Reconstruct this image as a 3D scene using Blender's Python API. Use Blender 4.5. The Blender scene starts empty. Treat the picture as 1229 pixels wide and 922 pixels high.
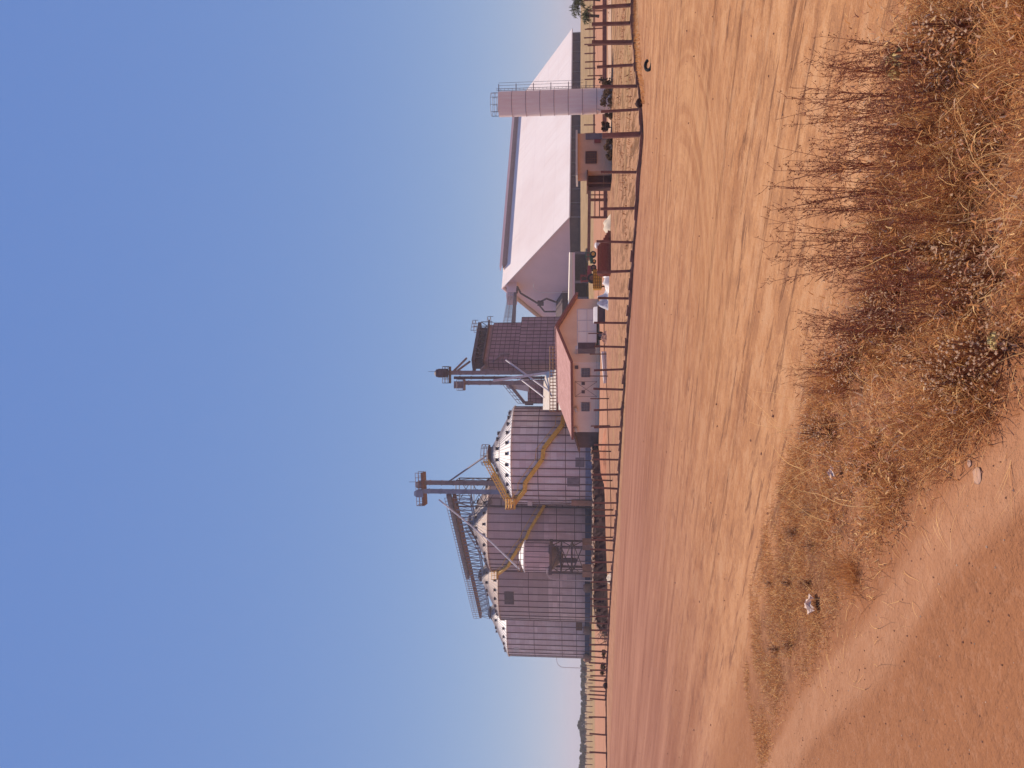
import bpy, math, random
import numpy as np
from mathutils import Vector, Matrix
random.seed(7); rng = np.random.default_rng(7)
scene = bpy.context.scene
COL = scene.collection
R = math.radians
# ------------------------------------------------------------------ camera
H, F = 2.0, 923.0
PITCH = math.atan(85.5 / F)
CP, SP = math.cos(PITCH), math.sin(PITCH)
def ray(px, py):
    a = (461 - py) / F; b = (614.5 - px) / F
    return Vector((a, CP - b * SP, SP + b * CP))
def P(px, py, Y):                      # real point at depth Y seen along a measured direction
    d = ray(px, py); return Vector((0, 0, H)) + d * (Y / d.y)
def G(px, py, z=0.0):
    d = ray(px, py); return Vector((0, 0, H)) + d * ((z - H) / d.z)
cam = bpy.data.cameras.new('camera'); camo = bpy.data.objects.new('camera', cam); COL.objects.link(camo)
cam.sensor_fit = 'HORIZONTAL'; cam.sensor_width = 36; cam.lens = 36 * F / 1229
cam.clip_start = .1; cam.clip_end = 9000
camo.location = (0, 0, H)
camo.rotation_euler = (Matrix.Rotation(R(90) + PITCH, 3, 'X') @ Matrix.Rotation(R(-90), 3, 'Z')).to_euler()
scene.camera = camo
# ------------------------------------------------------------------ axes of the place
TA = Vector((.632, .775, 0)).normalized()       # away from the road
SA = Vector((-TA.y, TA.x, 0))                   # along the road
def smooth(x):
    x = np.clip(x, 0, 1); return x * x * (3 - 2 * x)
def vnoise(x, y, seed=0):
    x = np.asarray(x, float); y = np.asarray(y, float)
    xi = np.floor(x).astype(np.int64); yi = np.floor(y).astype(np.int64)
    fx = x - xi; fy = y - yi; fx = fx * fx * (3 - 2 * fx); fy = fy * fy * (3 - 2 * fy)
    def h(i, j):
        n = (i * 374761393 + j * 668265263 + seed * 974711) & 0x7fffffff
        n = ((n ^ (n >> 13)) * 1274126177) & 0x7fffffff
        return ((n ^ (n >> 16)) & 0xffff) / 65535.0
    return (h(xi, yi) * (1 - fx) + h(xi + 1, yi) * fx) * (1 - fy) + (h(xi, yi + 1) * (1 - fx) + h(xi + 1, yi + 1) * fx) * fy
# front fence, measured foot of each post
FY = [-70, -46, -20, 6, 28, 51.4, 77.7, 103.7, 131, 161, 207, 250, 291.5, 325, 358.6, 388, 417, 443, 468, 491, 512, 534, 552, 569.5, 587, 603.6, 618.5, 634, 649, 661, 674.6, 687, 698, 708, 719, 729, 739.6, 749, 757, 767, 774, 782.5, 790, 797, 804.6, 811.5, 818, 824.7, 830.5, 835, 840.5, 861, 882.5, 904, 926, 948]
BX_y = [-70, 0, 28, 51, 77.7, 104, 131, 161, 207, 250, 291, 325, 358, 388, 417, 443, 468, 491, 552, 618, 649, 674, 698, 729, 767, 804, 840, 882, 950]
BX_x = [760, 760, 760.5, 762, 764, 768, 770.5, 772.5, 768.5, 766, 762, 760, 758, 755.3, 753, 751, 749.8, 748.2, 744.6, 741, 738.5, 736.3, 734.6, 732.6, 730.7, 729.2, 728, 728.5, 729]
LX_y = [-70, 0, 51, 161, 250, 325, 388, 443, 491, 552, 618, 649, 674, 698, 729, 767, 804, 840, 882, 950]
LX_x = [768, 766.5, 766, 765, 762, 758.5, 754.6, 751, 748.2, 744.6, 741, 738.5, 736.3, 734.6, 732.6, 730.7, 729.2, 728, 728.5, 729]
def fence_pt(py):
    g = G(float(np.interp(py, LX_y, LX_x)), py)
    p = P(float(np.interp(py, BX_y, BX_x)), py, g.y)
    return p
_fp = [fence_pt(y) for y in FY]
_fs = np.array([p.dot(SA) for p in _fp]); _fz = np.array([p.z for p in _fp]); _o = np.argsort(_fs)
def ground_z(x, y, fine=True):
    x = np.asarray(x, float); y = np.asarray(y, float)
    s = SA.x * x + SA.y * y; t = TA.x * x + TA.y * y
    z = 2.7 * smooth((y - 125) / 75) * smooth((x + 30) / 62)
    z = z + np.interp(s, _fs[_o], _fz[_o]) * np.exp(-((t - 28.4) / 2.6) ** 2) * (s < 28)
    if fine:
        near = np.exp(-np.hypot(x, y) / 40.0)
        z = z + near * (.035 * (vnoise(s * .25, t * 1.1, 1) - .5) + .03 * (vnoise(s * .12, t * 3.1, 2) - .5) + .012 * (vnoise(s * 1.5, t * 6, 3) - .5))
        trk = np.exp(-((t - (1.95 + .216 * s)) / .22) ** 2) * (s > -4) * (s < 16); z = z + .03 * trk + .012 * (vnoise(s * 5, t * 7, 8) - .5) * (t < 5)
        bank = np.exp(-((t - 4.4) / 1.3) ** 2) * (s > -6) * (s < 13)
        z = z + .09 * bank * (.6 + .8 * vnoise(s * 1.3, t * 1.7, 4))
    return z
def gz(x, y): return float(ground_z(x, y))
# ------------------------------------------------------------------ mesh helpers
ORG = {}
class MB:
    def __init__(s): s.v = []; s.f = []; s.m = []; s.k = 0
    def mat(s, k): s.k = k; return s
    def add(s, vs, fs):
        o = len(s.v); s.v += [tuple(v) for v in vs]
        for f in fs: s.f.append(tuple(i + o for i in f)); s.m.append(s.k)
        return s
    def box(s, c, size, rz=0, M=None):
        hx, hy, hz = size[0] / 2, size[1] / 2, size[2] / 2
        if M is None: M = Matrix.Rotation(rz, 3, 'Z')
        vs = [Vector(c) + M @ Vector((a * hx, b * hy, d * hz)) for a in (-1, 1) for b in (-1, 1) for d in (-1, 1)]
        return s.add(vs, [(0, 1, 3, 2), (4, 6, 7, 5), (0, 4, 5, 1), (2, 3, 7, 6), (0, 2, 6, 4), (1, 5, 7, 3)])
    def hull4(s, base, top):           # prism from base polygon to top polygon
        n = len(base); vs = list(base) + list(top)
        fs = [tuple(range(n))[::-1], tuple(range(n, 2 * n))] + [(i, (i + 1) % n, n + (i + 1) % n, n + i) for i in range(n)]
        return s.add(vs, fs)
    def frame(s, d):
        d = Vector(d).normalized(); up = Vector((0, 0, 1)) if abs(d.z) < .95 else Vector((0, 1, 0))
        x = d.cross(up).normalized(); return d, x, x.cross(d)
    def beam(s, a, b, w, h):
        a, b = Vector(a), Vector(b); d, x, y = s.frame(b - a)
        q = [x * (w / 2 * i) + y * (h / 2 * j) for i, j in ((-1, -1), (1, -1), (1, 1), (-1, 1))]
        return s.hull4([a + k for k in q], [b + k for k in q])
    def tube(s, a, b, r, r2=None, n=6):
        a, b = Vector(a), Vector(b); r2 = r if r2 is None else r2; d, x, y = s.frame(b - a)
        q = [(x * math.cos(6.28319 * i / n) + y * math.sin(6.28319 * i / n)) for i in range(n)]
        return s.hull4([a + k * r for k in q], [b + k * r2 for k in q])
    def path(s, pts, r, n=6):
        for a, b in zip(pts[:-1], pts[1:]): s.tube(a, b, r, n=n)
        return s
    def lathe(s, c, prof, n=48, a0=0, caps=True):
        c = Vector(c); vs = []
        for r, z in prof:
            for i in range(n):
                a = a0 + 6.2831853 * i / n; vs.append(c + Vector((r * math.cos(a), r * math.sin(a), z)))
        fs = []
        for j in range(len(prof) - 1):
            for i in range(n):
                k = (i + 1) % n; fs.append((j * n + i, j * n + k, (j + 1) * n + k, (j + 1) * n + i))
        if caps: fs += [tuple(range(n))[::-1], tuple(range((len(prof) - 1) * n, len(prof) * n))]
        return s.add(vs, fs)
    def build(s, name, mats, parent=None, smoothed=False):
        me = bpy.data.meshes.new(name); o = ORG.get(parent.name, Vector((0, 0, 0))) if parent else Vector((0, 0, 0))
        me.from_pydata([(v[0] - o.x, v[1] - o.y, v[2] - o.z) for v in s.v], [], s.f); me.update()
        if not isinstance(mats, (list, tuple)): mats = [mats]
        for m in mats: me.materials.append(m)
        if len(mats) > 1: me.polygons.foreach_set('material_index', s.m)
        if smoothed: me.polygons.foreach_set('use_smooth', [True] * len(me.polygons))
        ob = bpy.data.objects.new(name, me); COL.objects.link(ob)
        if parent: ob.parent = parent; ORG[ob.name] = o
        return ob
def tag(o, label=None, cat=None, group=None, kind=None):
    if label: o['label'] = label
    if cat: o['category'] = cat
    if group: o['group'] = group
    if kind: o['kind'] = kind
    return o
def thing(name, label, cat, loc=(0, 0, 0), group=None):
    o = bpy.data.objects.new(name, None); COL.objects.link(o); o.location = loc; o.empty_display_size = .2
    ORG[o.name] = Vector(loc); return tag(o, label, cat, group)
def solo(name, mb, mats, label, cat, group=None, smoothed=False, loc=None):
    """a thing that is one mesh, origin at its base"""
    if loc is None:
        xs = np.array(mb.v); loc = (float(xs[:, 0].mean()), float(xs[:, 1].mean()), float(xs[:, 2].min()))
    mb.v = [(v[0] - loc[0], v[1] - loc[1], v[2] - loc[2]) for v in mb.v]
    o = mb.build(name, mats, None, smoothed); o.location = loc
    return tag(o, label, cat, group)
def clone(root, loc, rz=0, sc=1, label=None):
    r = root.copy(); COL.objects.link(r); r.location = loc; r.rotation_euler = (0, 0, rz); r.scale = (sc, sc, sc)
    if label: r['label'] = label
    for ch in list(root.children):
        c = ch.copy(); COL.objects.link(c); c.parent = r
        for g in list(ch.children):
            d = g.copy(); COL.objects.link(d); d.parent = c
    return r
# ------------------------------------------------------------------ node helpers
class NT:
    def __init__(s, name):
        s.m = bpy.data.materials.new(name); s.m.use_nodes = True; s.t = s.m.node_tree
        s.b = s.t.nodes['Principled BSDF']; s.out = s.t.nodes['Material Output']
        s.co = s.t.nodes.new('ShaderNodeTexCoord').outputs['Object']
    def put(s, sock, v):
        if isinstance(v, bpy.types.NodeSocket): s.t.links.new(v, sock)
        elif v is not None:
            if sock.type == 'RGBA' and len(v) == 3: v = (*v, 1)
            sock.default_value = v
    def math(s, op, a, b=0.0, c=None, clamp=False):
        n = s.t.nodes.new('ShaderNodeMath'); n.operation = op; n.use_clamp = clamp
        s.put(n.inputs[0], a); s.put(n.inputs[1], b)
        if c is not None: s.put(n.inputs[2], c)
        return n.outputs[0]
    def dot(s, v, w):
        n = s.t.nodes.new('ShaderNodeVectorMath'); n.operation = 'DOT_PRODUCT'; s.put(n.inputs[0], v); n.inputs[1].default_value = w
        return n.outputs['Value']
    def xyz(s, v=None):
        n = s.t.nodes.new('ShaderNodeSeparateXYZ'); s.put(n.inputs[0], v or s.co); return n.outputs
    def vec(s, x, y, z=0.0):
        n = s.t.nodes.new('ShaderNodeCombineXYZ'); s.put(n.inputs[0], x); s.put(n.inputs[1], y); s.put(n.inputs[2], z); return n.outputs[0]
    def noise(s, v=None, scale=1, detail=4, rough=.6, dist=0):
        n = s.t.nodes.new('ShaderNodeTexNoise'); s.put(n.inputs['Vector'], v or s.co); n.inputs['Scale'].default_value = scale
        n.inputs['Detail'].default_value = detail; n.inputs['Roughness'].default_value = rough; n.inputs['Distortion'].default_value = dist
        return n.outputs['Fac']
    def voro(s, v=None, scale=1, feat='F1', out='Distance'):
        n = s.t.nodes.new('ShaderNodeTexVoronoi'); n.feature = feat; s.put(n.inputs['Vector'], v or s.co); n.inputs['Scale'].default_value = scale
        return n.outputs[out]
    def rng(s, f, a, b, c=0.0, d=1.0, sm=False):
        n = s.t.nodes.new('ShaderNodeMapRange'); n.interpolation_type = 'SMOOTHSTEP' if sm else 'LINEAR'
        s.put(n.inputs[0], f)
        for i, q in enumerate((a, b, c, d)): s.put(n.inputs[i + 1], q)
        return n.outputs[0]
    def mix(s, f, a, b, mode='MIX'):
        n = s.t.nodes.new('ShaderNodeMix'); n.data_type = 'RGBA'; n.blend_type = mode
        s.put(n.inputs[0], f); s.put(n.inputs[6], a); s.put(n.inputs[7], b); return n.outputs[2]
    def bump(s, h, strength=.3, dist=.05):
        n = s.t.nodes.new('ShaderNodeBump'); s.put(n.inputs['Height'], h); n.inputs['Strength'].default_value = strength; n.inputs['Distance'].default_value = dist
        s.t.links.new(n.outputs[0], s.b.inputs['Normal'])
    def fin(s, col, rough=.7, metal=0.0, spec=.3):
        s.put(s.b.inputs['Base Color'], col); s.put(s.b.inputs['Roughness'], rough); s.b.inputs['Metallic'].default_value = metal
        s.b.inputs['Specular IOR Level'].default_value = spec; return s.m
def simple(name, c, rough=.7, metal=0.0, var=.25, scale=2.0, bump=0.0, spec=.3, c2=None):
    n = NT(name); f = n.noise(None, scale, 5, .65)
    c2 = c2 or tuple(k * (1 - var) for k in c); hi = tuple(min(.9, k * (1 + var * .5)) for k in c)
    col = n.mix(n.rng(f, .32, .68), c2, hi)
    if bump: n.bump(n.noise(None, scale * 5, 4), bump, .03)
    return n.fin(col, rough, metal, spec)
def plant(name, c, c2, trans=.38):
    n = NT(name); f = n.noise(None, 9, 3)
    n.fin(n.mix(n.rng(f, .35, .65), c, c2), .75, 0, .15)
    tr = n.t.nodes.new('ShaderNodeBsdfTranslucent'); tr.inputs[0].default_value = (*c2, 1)
    mx = n.t.nodes.new('ShaderNodeMixShader'); mx.inputs[0].default_value = trans
    n.t.links.new(n.b.outputs[0], mx.inputs[1]); n.t.links.new(tr.outputs[0], mx.inputs[2]); n.t.links.new(mx.outputs[0], n.out.inputs[0])
    return n.m
# ------------------------------------------------------------------ light and sky
SUN_EL, SUN_AZ = R(66), math.atan2(-.32, .94)
world = bpy.data.worlds.new('World'); scene.world = world; world.use_nodes = True
wt = world.node_tree; bg = wt.nodes['Background']
sky = wt.nodes.new('ShaderNodeTexSky'); sky.sky_type = 'NISHITA'; sky.sun_disc = False
sky.sun_elevation = SUN_EL; sky.sun_rotation = SUN_AZ; sky.altitude = 300; sky.air_density = .7; sky.dust_density = 0.0; sky.ozone_density = 5.0
sep = wt.nodes.new('ShaderNodeSeparateColor'); cmb = wt.nodes.new('ShaderNodeCombineColor'); wt.links.new(sky.outputs[0], sep.inputs[0])
for i, (g_, a_) in enumerate(((.66, 1.33), (.48, 1.73), (.13, 4.25))):      # soft, milky grading of the clear sky
    pw = wt.nodes.new('ShaderNodeMath'); pw.operation = 'POWER'; pw.inputs[1].default_value = g_; wt.links.new(sep.outputs[i], pw.inputs[0])
    ml = wt.nodes.new('ShaderNodeMath'); ml.operation = 'MULTIPLY'; ml.inputs[1].default_value = a_; wt.links.new(pw.outputs[0], ml.inputs[0]); wt.links.new(ml.outputs[0], cmb.inputs[i])
wt.links.new(cmb.outputs[0], bg.inputs[0]); bg.inputs[1].default_value = .085
sl = bpy.data.lights.new('sun', 'SUN'); sl.energy = 4.0; sl.angle = R(.53); sl.color = (1, .87, .73)
so = bpy.data.objects.new('sun', sl); COL.objects.link(so)
sd = Vector((math.sin(SUN_AZ) * math.cos(SUN_EL), math.cos(SUN_AZ) * math.cos(SUN_EL), math.sin(SUN_EL)))
so.rotation_euler = sd.to_track_quat('Z', 'Y').to_euler(); so.location = (0, 0, 60)
vs = scene.view_settings; vs.view_transform = 'Standard'; vs.look = 'None'; vs.gamma = 1; vs.use_curve_mapping = False; vs.exposure = .45
scene.cycles.use_denoising = True; scene.cycles.max_bounces = 6; scene.cycles.diffuse_bounces = 3
# ------------------------------------------------------------------ ground
EF = [(1140, -30), (1105, 100), (1085, 250), (1060, 400), (990, 460), (957, 540), (925, 640), (905, 720), (906, 800), (925, 870)]
EN = [(1420, -30), (1400, 290), (1240, 430), (1195, 490), (1150, 525), (1095, 590), (1065, 645), (1020, 720), (980, 790), (945, 860)]
fs_ = np.array([[G(*p).dot(SA), G(*p).dot(TA)] for p in EF]); ns_ = np.array([[G(*p).dot(SA), G(*p).dot(TA)] for p in EN])
fs_ = fs_[np.argsort(fs_[:, 0])]; ns_ = ns_[np.argsort(ns_[:, 0])]
VN = [float(k) for k in np.polyfit(ns_[:, 0], ns_[:, 1], 1)]; VF = [float(k) for k in np.polyfit(fs_[:, 0], fs_[:, 1], 1)]
print('verge', VN, VF)
def ground_material():
    n = NT('red_dirt'); x, y, z = n.xyz()
    s = n.dot(n.co, tuple(SA)); t = n.dot(n.co, tuple(TA))
    wob = n.math('MULTIPLY', n.math('SUBTRACT', n.noise(None, .12, 2), .5), 1.5)
    t2 = n.math('ADD', t, wob)
    a = n.noise(n.vec(n.math('MULTIPLY', s, .09), n.math('MULTIPLY', t2, .9)), 1, 6, .62)
    b = n.noise(n.vec(n.math('MULTIPLY', s, .40), n.math('MULTIPLY', t2, 2.6)), 1, 5, .65)
    c = n.noise(n.vec(n.math('MULTIPLY', s, 1.4), n.math('MULTIPLY', t2, 6)), 1, 3, .6)
    big = n.noise(None, .09, 3); fine = n.noise(None, 9, 5, .7); grit = n.noise(None, 42, 2, .7)
    # road
    road = n.mix(n.rng(a, .35, .66), (0.344, 0.153, 0.069), (0.447, 0.230, 0.114))
    road = n.mix(n.math('MULTIPLY', n.rng(b, .53, .72), .7), road, (0.284, 0.120, 0.055))
    road = n.mix(n.math('MULTIPLY', n.rng(c, .60, .74), .5), road, (0.232, 0.097, 0.045))
    road = n.mix(n.math('MULTIPLY', n.rng(b, .45, .30), .45), road, (0.490, 0.277, 0.148))
    patch = n.noise(n.vec(n.math('MULTIPLY', s, .35), n.math('MULTIPLY', t, 1.6), 7), 1, 6, .72)
    road = n.mix(n.rng(patch, .53, .60, 0, .34), road, (.255, .118, .066)); road = n.mix(n.rng(patch, .46, .38, 0, .26), road, (.470, .275, .165))
    # wheel ruts: wandering dark lines along the road
    rut = None
    for t0, w, k in ((9.1, .10, .5), (10.6, .13, .8), (11.05, .07, .45), (12.6, .16, .55), (14.2, .09, .5), (16.9, .2, .6), (19.6, .22, .4), (7.7, .07, .5)):
        ww = n.math('MULTIPLY', n.math('SUBTRACT', n.noise(n.vec(n.math('MULTIPLY', s, .06), t0 * 3.3), 1, 3), .5), 1.6)
        d = n.math('ABSOLUTE', n.math('SUBTRACT', n.math('ADD', t, ww), t0))
        q = n.math('MULTIPLY', n.rng(d, w, w * .6, 0, min(1, k * 1.4)), n.rng(n.noise(n.vec(n.math('MULTIPLY', s, .9), n.math('MULTIPLY', t, 5), t0), 1, 4, .7), .42, .6))
        rut = q if rut is None else n.math('MAXIMUM', rut, q)
    road = n.mix(rut, road, (0.202, 0.084, 0.041))
    mott = n.noise(n.vec(n.math('MULTIPLY', s, 1.5), n.math('MULTIPLY', t, 1.9), 3), 1, 9, .86)
    road = n.mix(n.rng(mott, .505, .565, 0, .5), road, (.235, .112, .062)); road = n.mix(n.rng(mott, .49, .43, 0, .38), road, (.500, .300, .180))
    dash = n.noise(n.vec(n.math('MULTIPLY', s, .9), n.math('MULTIPLY', t, 4.6), 9), 1, 6, .75)
    road = n.mix(n.math('MULTIPLY', n.rng(dash, .55, .585), n.rng(patch, .44, .53, .1, .85)), road, (.150, .068, .038))
    # turning sweep of a lorry
    cx = n.math('SUBTRACT', x, 1.2); cy = n.math('SUBTRACT', y, 17.2)
    rad = n.math('POWER', n.math('ADD', n.math('MULTIPLY', cx, cx), n.math('MULTIPLY', cy, cy)), .5)
    arc = n.noise(n.vec(n.math('MULTIPLY', rad, 4.2), n.math('MULTIPLY', n.math('ARCTAN2', cy, cx), .6)), 1, 4, .6)
    am = n.math('MULTIPLY', n.rng(rad, 2.6, 3.8, 0, 1, True), n.rng(rad, 7.4, 5.6, 0, 1, True))
    am = n.math('MULTIPLY', am, n.math('MULTIPLY', n.rng(cy, .5, -1.5, 0, 1, True), n.rng(cx, -2.5, .5, 0, 1, True)))
    arcc = n.mix(n.rng(arc, .42, .60), (0.297, 0.133, 0.062), (0.456, 0.245, 0.124))
    road = n.mix(n.math('MULTIPLY', am, .48), road, arcc)
    # redder, duller towards the left of the road
    road = n.mix(n.math('MULTIPLY', n.rng(n.math('ADD', s, n.math('MULTIPLY', big, 8)), 6, 26, 0, 1, True), .9), road, n.mix(n.rng(a, .35, .65), (.205, .084, .060), (.310, .148, .106)))
    # near track
    near = n.mix(n.rng(fine, .3, .7), (0.232, 0.095, 0.046), (0.301, 0.133, 0.067))
    near = n.mix(n.math('MULTIPLY', n.rng(big, .4, .65), .5), near, (0.327, 0.153, 0.083))
    near = n.mix(n.rng(n.voro(None, 9), .12, .05, 0, .6), near, (0.146, 0.060, 0.031))
    nm = n.noise(None, 9, 7, .85); near = n.mix(n.rng(nm, .51, .58, 0, .5), near, (.185, .080, .047)); near = n.mix(n.rng(nm, .48, .42, 0, .4), near, (.36, .185, .115))
    tk = n.math('ABSOLUTE', n.math('SUBTRACT', t2, n.math('ADD', n.math('MULTIPLY', s, .216), 1.95)))
    near = n.mix(n.math('MULTIPLY', n.rng(tk, .27, .12, 0, .75, True), n.rng(fine, .2, .6)), near, (.385, .200, .122))
    edge = n.math('SUBTRACT', t, n.math('ADD', n.math('MULTIPLY', s, VF[0]), VF[1])); edge = n.math('ADD', edge, n.math('MULTIPLY', n.math('SUBTRACT', fine, .5), .5)); col = n.mix(n.rng(edge, -.5, .5, 0, 1, True), near, road)
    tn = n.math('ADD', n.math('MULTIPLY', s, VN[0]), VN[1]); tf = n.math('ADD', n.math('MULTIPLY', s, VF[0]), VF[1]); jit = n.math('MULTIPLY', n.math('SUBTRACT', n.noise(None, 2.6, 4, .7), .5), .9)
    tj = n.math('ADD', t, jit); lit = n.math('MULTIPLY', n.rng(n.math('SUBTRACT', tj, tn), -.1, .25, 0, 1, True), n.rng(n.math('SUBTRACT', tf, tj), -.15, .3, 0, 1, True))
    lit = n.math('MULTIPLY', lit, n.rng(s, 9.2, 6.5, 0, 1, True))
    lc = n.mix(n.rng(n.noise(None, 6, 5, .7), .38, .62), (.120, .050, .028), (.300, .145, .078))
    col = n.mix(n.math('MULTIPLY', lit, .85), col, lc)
    # verge and yard
    yard = n.mix(n.rng(b, .35, .65), (.285, .140, .080), (.420, .235, .140))
    st = n.noise(n.vec(n.math('MULTIPLY', x, 1.5), n.math('MULTIPLY', y, .42)), 1, 6, .75)
    yard = n.mix(n.rng(st, .48, .55, 0, .85), yard, (0.142, 0.069, 0.034))
    yard = n.mix(n.rng(s, 14, 34, 0, .7, True), yard, n.mix(a, (.25, .115, .075), (.36, .18, .12)))
    yard = n.mix(n.rng(big, .5, .7, 0, .5), yard, (0.318, 0.217, 0.103))
    col = n.mix(n.rng(t2, 27.2, 28.6, 0, 1, True), col, yard)
    red = n.mix(a, (.330, .150, .098), (.430, .225, .150))
    far = n.math('ADD', y, n.math('MULTIPLY', n.math('SUBTRACT', n.noise(None, .05, 3), .5), 30))
    col = n.mix(n.rng(far, 60, 75, 0, .85, True), col, red)
    gr = n.mix(n.rng(n.noise(None, .35, 6, .7), .35, .65), (.225, .145, .078), (.345, .230, .130))
    col = n.mix(n.rng(far, 128, 142, 0, 1, True), col, gr)
    dist = n.math('POWER', n.math('ADD', n.math('MULTIPLY', x, x), n.math('MULTIPLY', y, y)), .5)
    spk = n.math('MULTIPLY', n.rng(grit, .62, .72), .4)
    col = n.mix(spk, col, (0.138, 0.060, 0.031))
    hgt = n.math('ADD', n.math('ADD', n.math('MULTIPLY', b, .8), n.math('MULTIPLY', fine, .5)), n.math('ADD', n.math('MULTIPLY', grit, .25), n.math('MULTIPLY', rut, -.7)))
    hgt = n.math('ADD', hgt, n.math('MULTIPLY', patch, -.5)); n.bump(hgt, .75, .07)
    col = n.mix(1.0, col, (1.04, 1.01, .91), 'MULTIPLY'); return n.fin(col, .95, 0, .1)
def build_ground():
    ang = np.concatenate([np.linspace(-180, -48, 24)[:-1], np.linspace(-48, 48, 480), np.linspace(48, 180, 24)[1:-1]])
    ang = np.radians(ang); rad = np.concatenate([np.geomspace(1.2, 60, 420), np.geomspace(60, 2600, 90)[1:]])
    A, Rr = np.meshgrid(ang, rad); X = Rr * np.sin(A); Y = Rr * np.cos(A); Z = ground_z(X, Y)
    nA, nR = len(ang), len(rad)
    V = np.stack([X, Y, Z], -1).reshape(-1, 3)
    i = np.arange(nR - 1)[:, None]; j = np.arange(nA)[None, :]; k = (j + 1) % nA
    Fq = np.stack([i * nA + j, i * nA + k, (i + 1) * nA + k, (i + 1) * nA + j], -1).reshape(-1, 4)[:, ::-1]
    me = bpy.data.meshes.new('ground')
    V = np.vstack([V, [[0, 0, gz(0, 0)]]]); c = len(V) - 1
    faces = Fq.tolist() + [(c, int((q + 1) % nA), int(q)) for q in range(nA)]
    me.from_pydata(V.tolist(), [], faces); me.update(); me.materials.append(ground_material())
    me.polygons.foreach_set('use_smooth', [True] * len(me.polygons))
    o = bpy.data.objects.new('ground', me); COL.objects.link(o); tag(o, kind='structure')
build_ground()
# ------------------------------------------------------------------ materials
M = {}
M['post'] = simple('dark_concrete_post', (.27, .125, .092), .9, 0, .35, 3)
M['curb'] = simple('stained_concrete_curb', (.27, .14, .10), .95, 0, .5, 1.2)
M['wire'] = simple('rusty_wire', (.16, .08, .06), .6, .3)
M['rust'] = simple('rusty_steel', (.23, .10, .06), .8, .1, .4, 3)
M['dark'] = simple('dark_painted_steel', (.115, .072, .075), .6, .1, .3, 2)
M['mauve'] = simple('weathered_grey_steel', (.24, .185, .19), .6, .1, .3, 1)
M['bluesteel'] = simple('blue_grey_steel', (.20, .22, .30), .5, .2, .25, .8)
M['yellow'] = simple('yellow_paint', (.78, .42, .05), .6, 0, .25, 2)
M['white'] = simple('white_paint', (.80, .70, .62), .6, 0, .08, 1.5)
M['pale'] = simple('pale_galvanised_pipe', (.62, .54, .52), .5, .1, .15, 2)
M['cream'] = simple('cream_render', (.70, .58, .46), .9, 0, .15, 1)
M['black'] = simple('black_rubber', (.022, .02, .02), .8, 0, .3, 8)
M['concrete'] = simple('dusty_concrete', (.46, .29, .185), .95, 0, .25, .8)
M['redconc'] = simple('dust_reddened_concrete', (.36, .19, .13), .95, 0, .3, .8)
M['glass'] = simple('dusty_window_glass', (.13, .115, .13), .25, 0, .3, 2, spec=.5)
M['green'] = simple('green_machine_paint', (.03, .12, .05), .5, 0, .3, 3)
M['redpaint'] = simple('red_machine_paint', (.34, .06, .05), .5, 0, .3, 3)
M['soil'] = simple('dark_brown_soil', (.055, .021, .017), .95, 0, .5, 1.2, .6)  # even dark brown, used for the bank and loose lumps
M['orangesoil'] = simple('orange_soil', (.42, .165, .085), .95, 0, .3, 1.5, .4)
M['sand'] = simple('pale_sand', (.66, .53, .38), .95, 0, .2, 2, .3)
M['rock'] = simple('pale_rubble', (.52, .34, .22), .95, 0, .4, 3, .3)
# ------------------------------------------------------------------ front fence
fr = thing('wire_fence', 'long dark post and wire fence on a low curb along the far road edge', 'fence', _fp[22])
def post(mb, p, h, w, lean=(0, 0)):
    mb.beam((p.x, p.y, p.z - .25), (p.x + lean[0], p.y + lean[1], p.z + h), w, w)
for i, (y, p) in enumerate(zip(FY, _fp)):
    w = .095
    if abs(y - 51.4) < 1: w = .15
    if abs(y - 161) < 1: w = .17
    m = MB(); post(m, p, 1.5 * random.uniform(.95, 1.05), w * random.uniform(.85, 1.15), (random.uniform(-.07, .08), random.uniform(-.05, .05))); m.build('post', M['post'], fr)
for k in range(4):
    m = MB(); m.path([p + Vector((0, -.03, .3 + .36 * k)) for p in _fp], .0028, 4); m.build('wire', M['wire'], fr)
m = MB()
for a, b in zip(_fp[:-1], _fp[1:]):
    d = (b - a).normalized(); n = 3
    for q in range(n):
        a2 = a + (b - a) * (q / n); b2 = a + (b - a) * ((q + 1) / n)
        o = Vector((0, -.12, random.uniform(-.05, .03)))
        m.beam(a2 + o - d * .02, b2 + o + Vector((0, 0, random.uniform(-.03, .03))), .16, .27)
m.build('curb', M['curb'], fr)

def row_fence(name, label, pts, h, w, mat, rails=(), rail_r=.02, group=None):
    t = thing(name, label, 'fence', pts[len(pts) // 2], group)
    for p in pts:
        m = MB(); post(m, p, h * random.uniform(.95, 1.08), w, (random.uniform(-.04, .04), 0)); m.build('post', mat, t)
    for z in rails:
        m = MB(); m.path([p + Vector((0, 0, z)) for p in pts], rail_r, 4); m.build('rail', mat, t)
    return t
mid = [(400, 727), (425, 728), (451.5, 729.5), (478.5, 731), (511, 732), (542, 733.5), (577, 735), (612, 736), (645, 735.5)]
row_fence('post_fence', 'thin reddish post fence running past the front of the tiled-roof house', [G(x, y) for y, x in mid], 1.45, .09, M['rust'], (.15,), .03)
row_fence('post_fence', 'thin reddish posts standing behind the kerb wall to the right of the water tank',
          [G(727, y) + Vector((0, .3, 0)) for y in (-28, -10, 11, 32, 52, 72, 89)], 1.55, .08, M['rust'], (1.4,), .018)
row_fence('rail_fence', 'far reddish rail fence along the grass below the warehouse wall',
          [P(713.5, y, 126) for y in (-20, 0, 20, 35, 45, 53, 64, 74, 82, 95, 150, 160)], 1.6, .16, M['rust'], (.05, .12), .11)
row_fence('field_fence', 'distant row of thin posts edging the dry yellow field left of the silos',
          [P(711, y, 166) for y in range(792, 935, 7)], 1.6, .12, M['post'], (1.2,), .02)
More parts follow.
